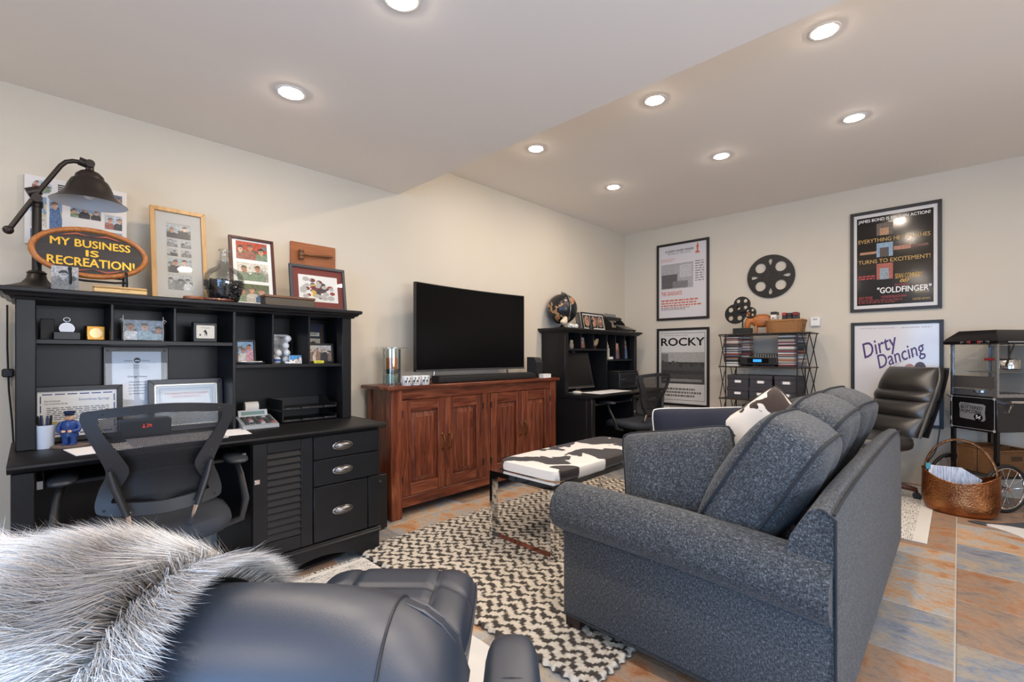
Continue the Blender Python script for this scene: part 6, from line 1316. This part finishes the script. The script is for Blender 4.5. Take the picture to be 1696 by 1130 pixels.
pillow('grey tweed throw pillow with dark welt against the near sofa arm', (2.395, 1.88, .655), orient((.94, .25, .16), (-.12, .32, .94)), .235, .205, .115, TWEED, WELT)
NAVYF = mat('navy_fabric', '1a2032', .85, bump=.3, bscale=300)
pillow('navy blue pillow with thin white piping on the far half of the sofa', (2.235, 2.60, .665), orient((.80, .6, .03), (-.12, .25, .95)), .29, .215, .09, NAVYF, WHITE, .004)
pillow('brown and white cowhide pillow standing on its corner on the sofa', (2.53, 2.66, .755), orient((.75, .15, .62), (-.55, .1, .83)), .19, .19, .085, cowmat('cow_pillow', 11, .575, '3a2018', 'e8e4de', 1.7), mat('pillow_edge', '3a2a22', .7), .004)
pillow('small grey tweed pillow behind the cowhide pillow', (2.56, 3.36, .735), orient((.85, -.4, .3), (-.1, .3, .92)), .20, .19, .08, TWEED, WELT)
# ================================================================ cowhide bench with chrome frame
t = thing('bench', 'long bench with cowhide top on a square chrome frame', 'bench', (1.385, 2.62, .0265)); BX0, BX1, BY0, BY1, BZ = 1.13, 1.64, 1.99, 3.25, .445; O = (1.385, 2.62, 0)
for yy in (BY0, BY1 - .05):
    e = build('end_frame', G(O).box(BX0, yy, BZ - .03 - .0265, BX1, yy + .05, BZ - .0265), CHROME, t)
    for xx in (BX0, BX1 - .022): build('leg', G(O).box(xx, yy, .02, xx + .022, yy + .05, BZ - .03 - .0265), CHROME, e)
    build('floor_bar', G(O).box(BX0, yy, 0, BX1, yy + .05, .02), CHROME, e)
for xx in (BX0, BX1 - .022): build('side_rail', G(O).box(xx, BY0 + .05, BZ - .03 - .0265, xx + .022, BY1 - .05, BZ - .0265), CHROME, t)
build('cowhide_top', G(O).ell(((BX0 + BX1) / 2, (BY0 + BY1) / 2 + .02, BZ + .005), ((BX1 - BX0) / 2 - .004, (BY1 - BY0) / 2 - .03, .036), 48, 14, .22), cowmat('cow_bench', 4.4, .52, '22130f', 'ece9e4', 2.2), t, 60)
# ================================================================ black recliner, ottoman, fur throw (foreground)
RO = Vector((3.24 + CS * -.40 - SN * .95, SN * -.40 + CS * .95, 0))
def wp(lat, dep, z): return (3.24 + CS * lat - SN * dep, SN * lat + CS * dep, z)
t = thing('recliner', 'black leather recliner in the foreground, seen from behind', 'armchair', RO, YAW)
def headp(u, v):
    a = 2 * PI * u; x_ = (2 * v - 1); e = max(0, 1 - abs(x_) ** 3.4) ** .42; tw = .012 * math.sin(3 * x_)
    cy, cz = -.315, .715; c_, s_ = math.cos(a), math.sin(a)
    return (.338 * x_, cy + .125 * c_ * (.45 + .55 * e) + tw * 0, cz + .125 * s_ * e - .02 * (1 - e))
hd = build('headrest', G().surf(headp, 36, 40, True), LEAN, t, 80)
def seam(x_): return [tuple(Vector(headp(i / 36, (x_ / .338 + 1) / 2)) * 1.0 + Vector((0, (.0015 * math.cos(2 * PI * i / 36)), .0015 * math.sin(2 * PI * i / 36)))) for i in range(36)]
for x_ in (.24, -.24): build('seam', G().tube(seam(x_), .0022, 6, True), mat('seam_thread', '2a2d33', .5), hd)
for i in range(2): build('gather_fold', G().tube([tuple(Vector(headp((.25 + (i - 1.5) * .055), (xx / .338 + 1) / 2)) + Vector((0, 0, .0))) for xx in (.25, .275, .30, .32)], [.001, .0035, .0025, .001], 6), LEAN, hd)
build('backrest', G().surf(lambda u, v: (.30 * math.copysign(abs(math.cos(2 * PI * u)) ** .5, math.cos(2 * PI * u)), -.24 + .18 * (1 - v) * .6 + .07 * math.copysign(abs(math.sin(2 * PI * u)) ** .6, math.sin(2 * PI * u)) - .02, .36 + .30 * v), 36, 8, True), LEAN, t, 60)
build('seat', G().ell((0, .01, .37), (.29, .25, .085), 32, 12, .5), LEAN, t)
for s_ in (-1, 1):
    a_ = build('armrest', G().ell((s_ * .40, -.14, .565), (.052, .145, .05), 24, 12, .6), LEAN, t)
    build('arm_seam', G().tube([(s_ * .40 + .052 * math.cos(2 * PI * i / 24) * .995, -.16, .565 + .05 * math.copysign(abs(math.sin(2 * PI * i / 24)) ** .6, math.sin(2 * PI * i / 24)) * 1.0) for i in range(24)], .0018, 5, True), mat('seam_thread', '2a2d33', .5), a_)
    build('arm_frame', G().tube(spline([(s_ * .31, -.36, .55), (s_ * .325, -.375, .66), (s_ * .315, -.36, .70), (s_ * .335, -.27, .66), (s_ * .38, -.18, .52)], 6, False), .017, 10), LEAN, t)
    build('arm_post', G().tube([(s_ * .395, -.12, .52), (s_ * .38, -.05, .38), (s_ * .30, 0, .25)], .02, 10), MAHO, t)
build('column', G().lathe([(.04, .05), (.04, .30)], n=16), BLACKM, t); build('base_ring', G().lathe([(.27, 0), (.27, .03), (.24, .045), (.05, .055)], n=36), MAHO, t)
ZO = .02
t = thing('ottoman', 'black leather ottoman with tufted seams in front of the recliner', 'ottoman', wp(-.378, 1.435, .0065), YAW)
def otp(u, v):
    x_, y_ = 2 * u - 1, 2 * v - 1; e = (max(0, 1 - abs(x_) ** 5) * max(0, 1 - abs(y_) ** 5)) ** .4
    d = .010 * math.exp(-((abs(x_) - .52) / .05) ** 2) + (.009 * math.exp(-((y_ - .1) / .05) ** 2) + .007 * math.exp(-((y_ + .35) / .05) ** 2)) * (abs(x_) < .55) + .008 * math.exp(-((y_ - .25 + .5 * (abs(x_) - .5)) / .06) ** 2) * (abs(x_) >= .5)
    return (.257 * x_ * (1 - .035 * y_ ** 4), .205 * y_ * (1 - .03 * x_ ** 4), .350 + .085 * e - d * e)
build('cushion', G().surf(otp, 44, 40), LEAN, t, 80)
build('side_band', G().surf(lambda u, v: (lambda p: (p[0] * (1 - .04 * v), p[1] * (1 - .04 * v), .353 - .115 * v))(otp(*((u * 4, 0) if u < .25 else (1, u * 4 - 1) if u < .5 else (3 - u * 4, 1) if u < .75 else (0, 4 - u * 4)))), 64, 5, True), LEAN, t, 60)
build('welt', G().tube([(p[0] * 1.004, p[1] * 1.004, .351) for p in [otp(*((u * 4, 0) if u < .25 else (1, u * 4 - 1) if u < .5 else (3 - u * 4, 1) if u < .75 else (0, 4 - u * 4))) for u in [i / 80 for i in range(80)]]], .0055, 6, True), LEAN, t)
for a in (-.52, .52): build('stitch_line', G().tube([(.257 * a * (1 - .035 * (2 * v - 1) ** 4), .205 * (2 * v - 1), otp((a + 1) / 2, v)[2] + .001) for v in [.04 + .92 * i / 20 for i in range(21)]], .0016, 5), mat('seam_thread', '2a2d33', .5), t)
for sx, sy in ((1, 1), (1, -1), (-1, 1), (-1, -1)): build('leg', G().tube([(sx * .17, sy * .13, .25), (sx * .19, sy * .15, 0)], [.022, .016], 10), MAHO, t)
# fur throw over the left of the headrest
t = thing('fur_throw', 'shaggy grey and tan fur throw over the left of the recliner', 'throw', RO, YAW)
def thr(u, v, lift=0.0):
    """u across (left to right), v from front hem over the top to back hem"""
    edge = -.012 - .06 * max(0, v - .48) / .52 + .015 * math.sin(v * 9) - .05 * max(0, .25 - v)
    x_ = -.46 + (edge + .46) * u
    a = -.15 * PI + 1.25 * PI * v; e = max(.25, 1 - abs(x_ / .338) ** 3.4) ** .42 if abs(x_) < .338 else .6
    R1 = .131 + .024 * min(1, (1 - u) * 3) + lift + .006 * math.sin(11 * u + 4 * v); 
    y_ = -.315 + R1 * math.cos(a) * 1.02; z_ = .715 + R1 * math.sin(a) * (.86 + .14 * e)
    if v < .12: z_ -= (.12 - v) * 1.2
    if v > .88: z_ -= (v - .88) * 1.0
    return Vector((x_, y_, z_))
build('backing', G().surf(lambda u, v: thr(u, v), 30, 30), mat('fur_backing', '8a8480', .95, bump=.4, bscale=120), t, 80)
r = random.Random(21); V = []; F = []; CL = []
def nz(p): return .5 + .25 * math.sin(13 * p.x + 5 * math.sin(9 * p.z + 2) + 1.3) + .25 * math.sin(17 * p.y + 11 * p.x + 7 * p.z)
for i in range(75000):
    u, v = r.random(), r.random()
    if r.random() < .10: u = 1 - r.random() * .05
    p = thr(u, v); n_ = (thr(min(u + .01, 1), v) - thr(max(u - .01, 0), v)).cross(thr(u, min(v + .01, 1)) - thr(u, max(v - .01, 0)))
    if n_.length < 1e-9: continue
    n_.normalize(); c0 = Vector((p.x, -.315, .715))
    if n_.dot(p - c0) < 0: n_ = -n_
    cl = nz(p) ; L = r.uniform(.045, .095) * (1.0 if u < .9 else .85)
    flow = Vector((-.55 + 1.1 * (u > .9), -.25, -.15)) + Vector((r.gauss(0, .16), r.gauss(0, .16), r.gauss(0, .12))) + Vector((math.sin(p.z * 40 + p.x * 25), math.cos(p.x * 37), 0)) * .25
    flow -= n_ * flow.dot(n_); d1 = (n_ * .8 + flow * .8).normalized(); d2 = (n_ * .12 + flow).normalized()
    p1 = p + d1 * L * .45; p2 = p1 + d2 * L * .55; sd = d1.cross(Vector((r.gauss(0, 1), r.gauss(0, 1), r.gauss(0, 1)))); 
    if sd.length < 1e-6: continue
    sd = sd.normalized() * r.uniform(.00035, .0007); b0 = len(V)
    V += [p - sd, p + sd, p1 - sd * .8, p1 + sd * .8, p2]; F += [(b0, b0 + 1, b0 + 3, b0 + 2), (b0 + 2, b0 + 3, b0 + 4)]
    tn = r.random()
    if cl < .2 or (u > .86 and tn < .4): base_, tip = (.12, .10, .09), (.48, .43, .39)
    elif cl < .36: base_, tip = (.42, .38, .35), (.78, .74, .70)
    else: base_, tip = (.68, .67, .66), (1.0, 1.0, 1.0)
    j = r.uniform(.85, 1.12); mid = [(a + b_) / 2 * j for a, b_ in zip(base_, tip)]
    for c_ in (base_, base_, mid, mid, [q * j for q in tip]): CL += [min(1, c_[0]), min(1, c_[1]), min(1, c_[2]), 1]
me = bpy.data.meshes.new('fur'); me.from_pydata([tuple(p) for p in V], [], F); at = me.color_attributes.new('hair', 'FLOAT_COLOR', 'POINT'); at.data.foreach_set('color', CL)
k = NT('fur_hair'); ac = k.n('ShaderNodeVertexColor'); ac.layer_name = 'hair'; k.color(ac.outputs['Color']); k.b.inputs['Roughness'].default_value = .55; k.b.inputs['Sheen Weight'].default_value = .3
me.materials.append(k.m); o = bpy.data.objects.new('fur', me); C.objects.link(o); o.parent = t; o['kind'] = 'stuff'
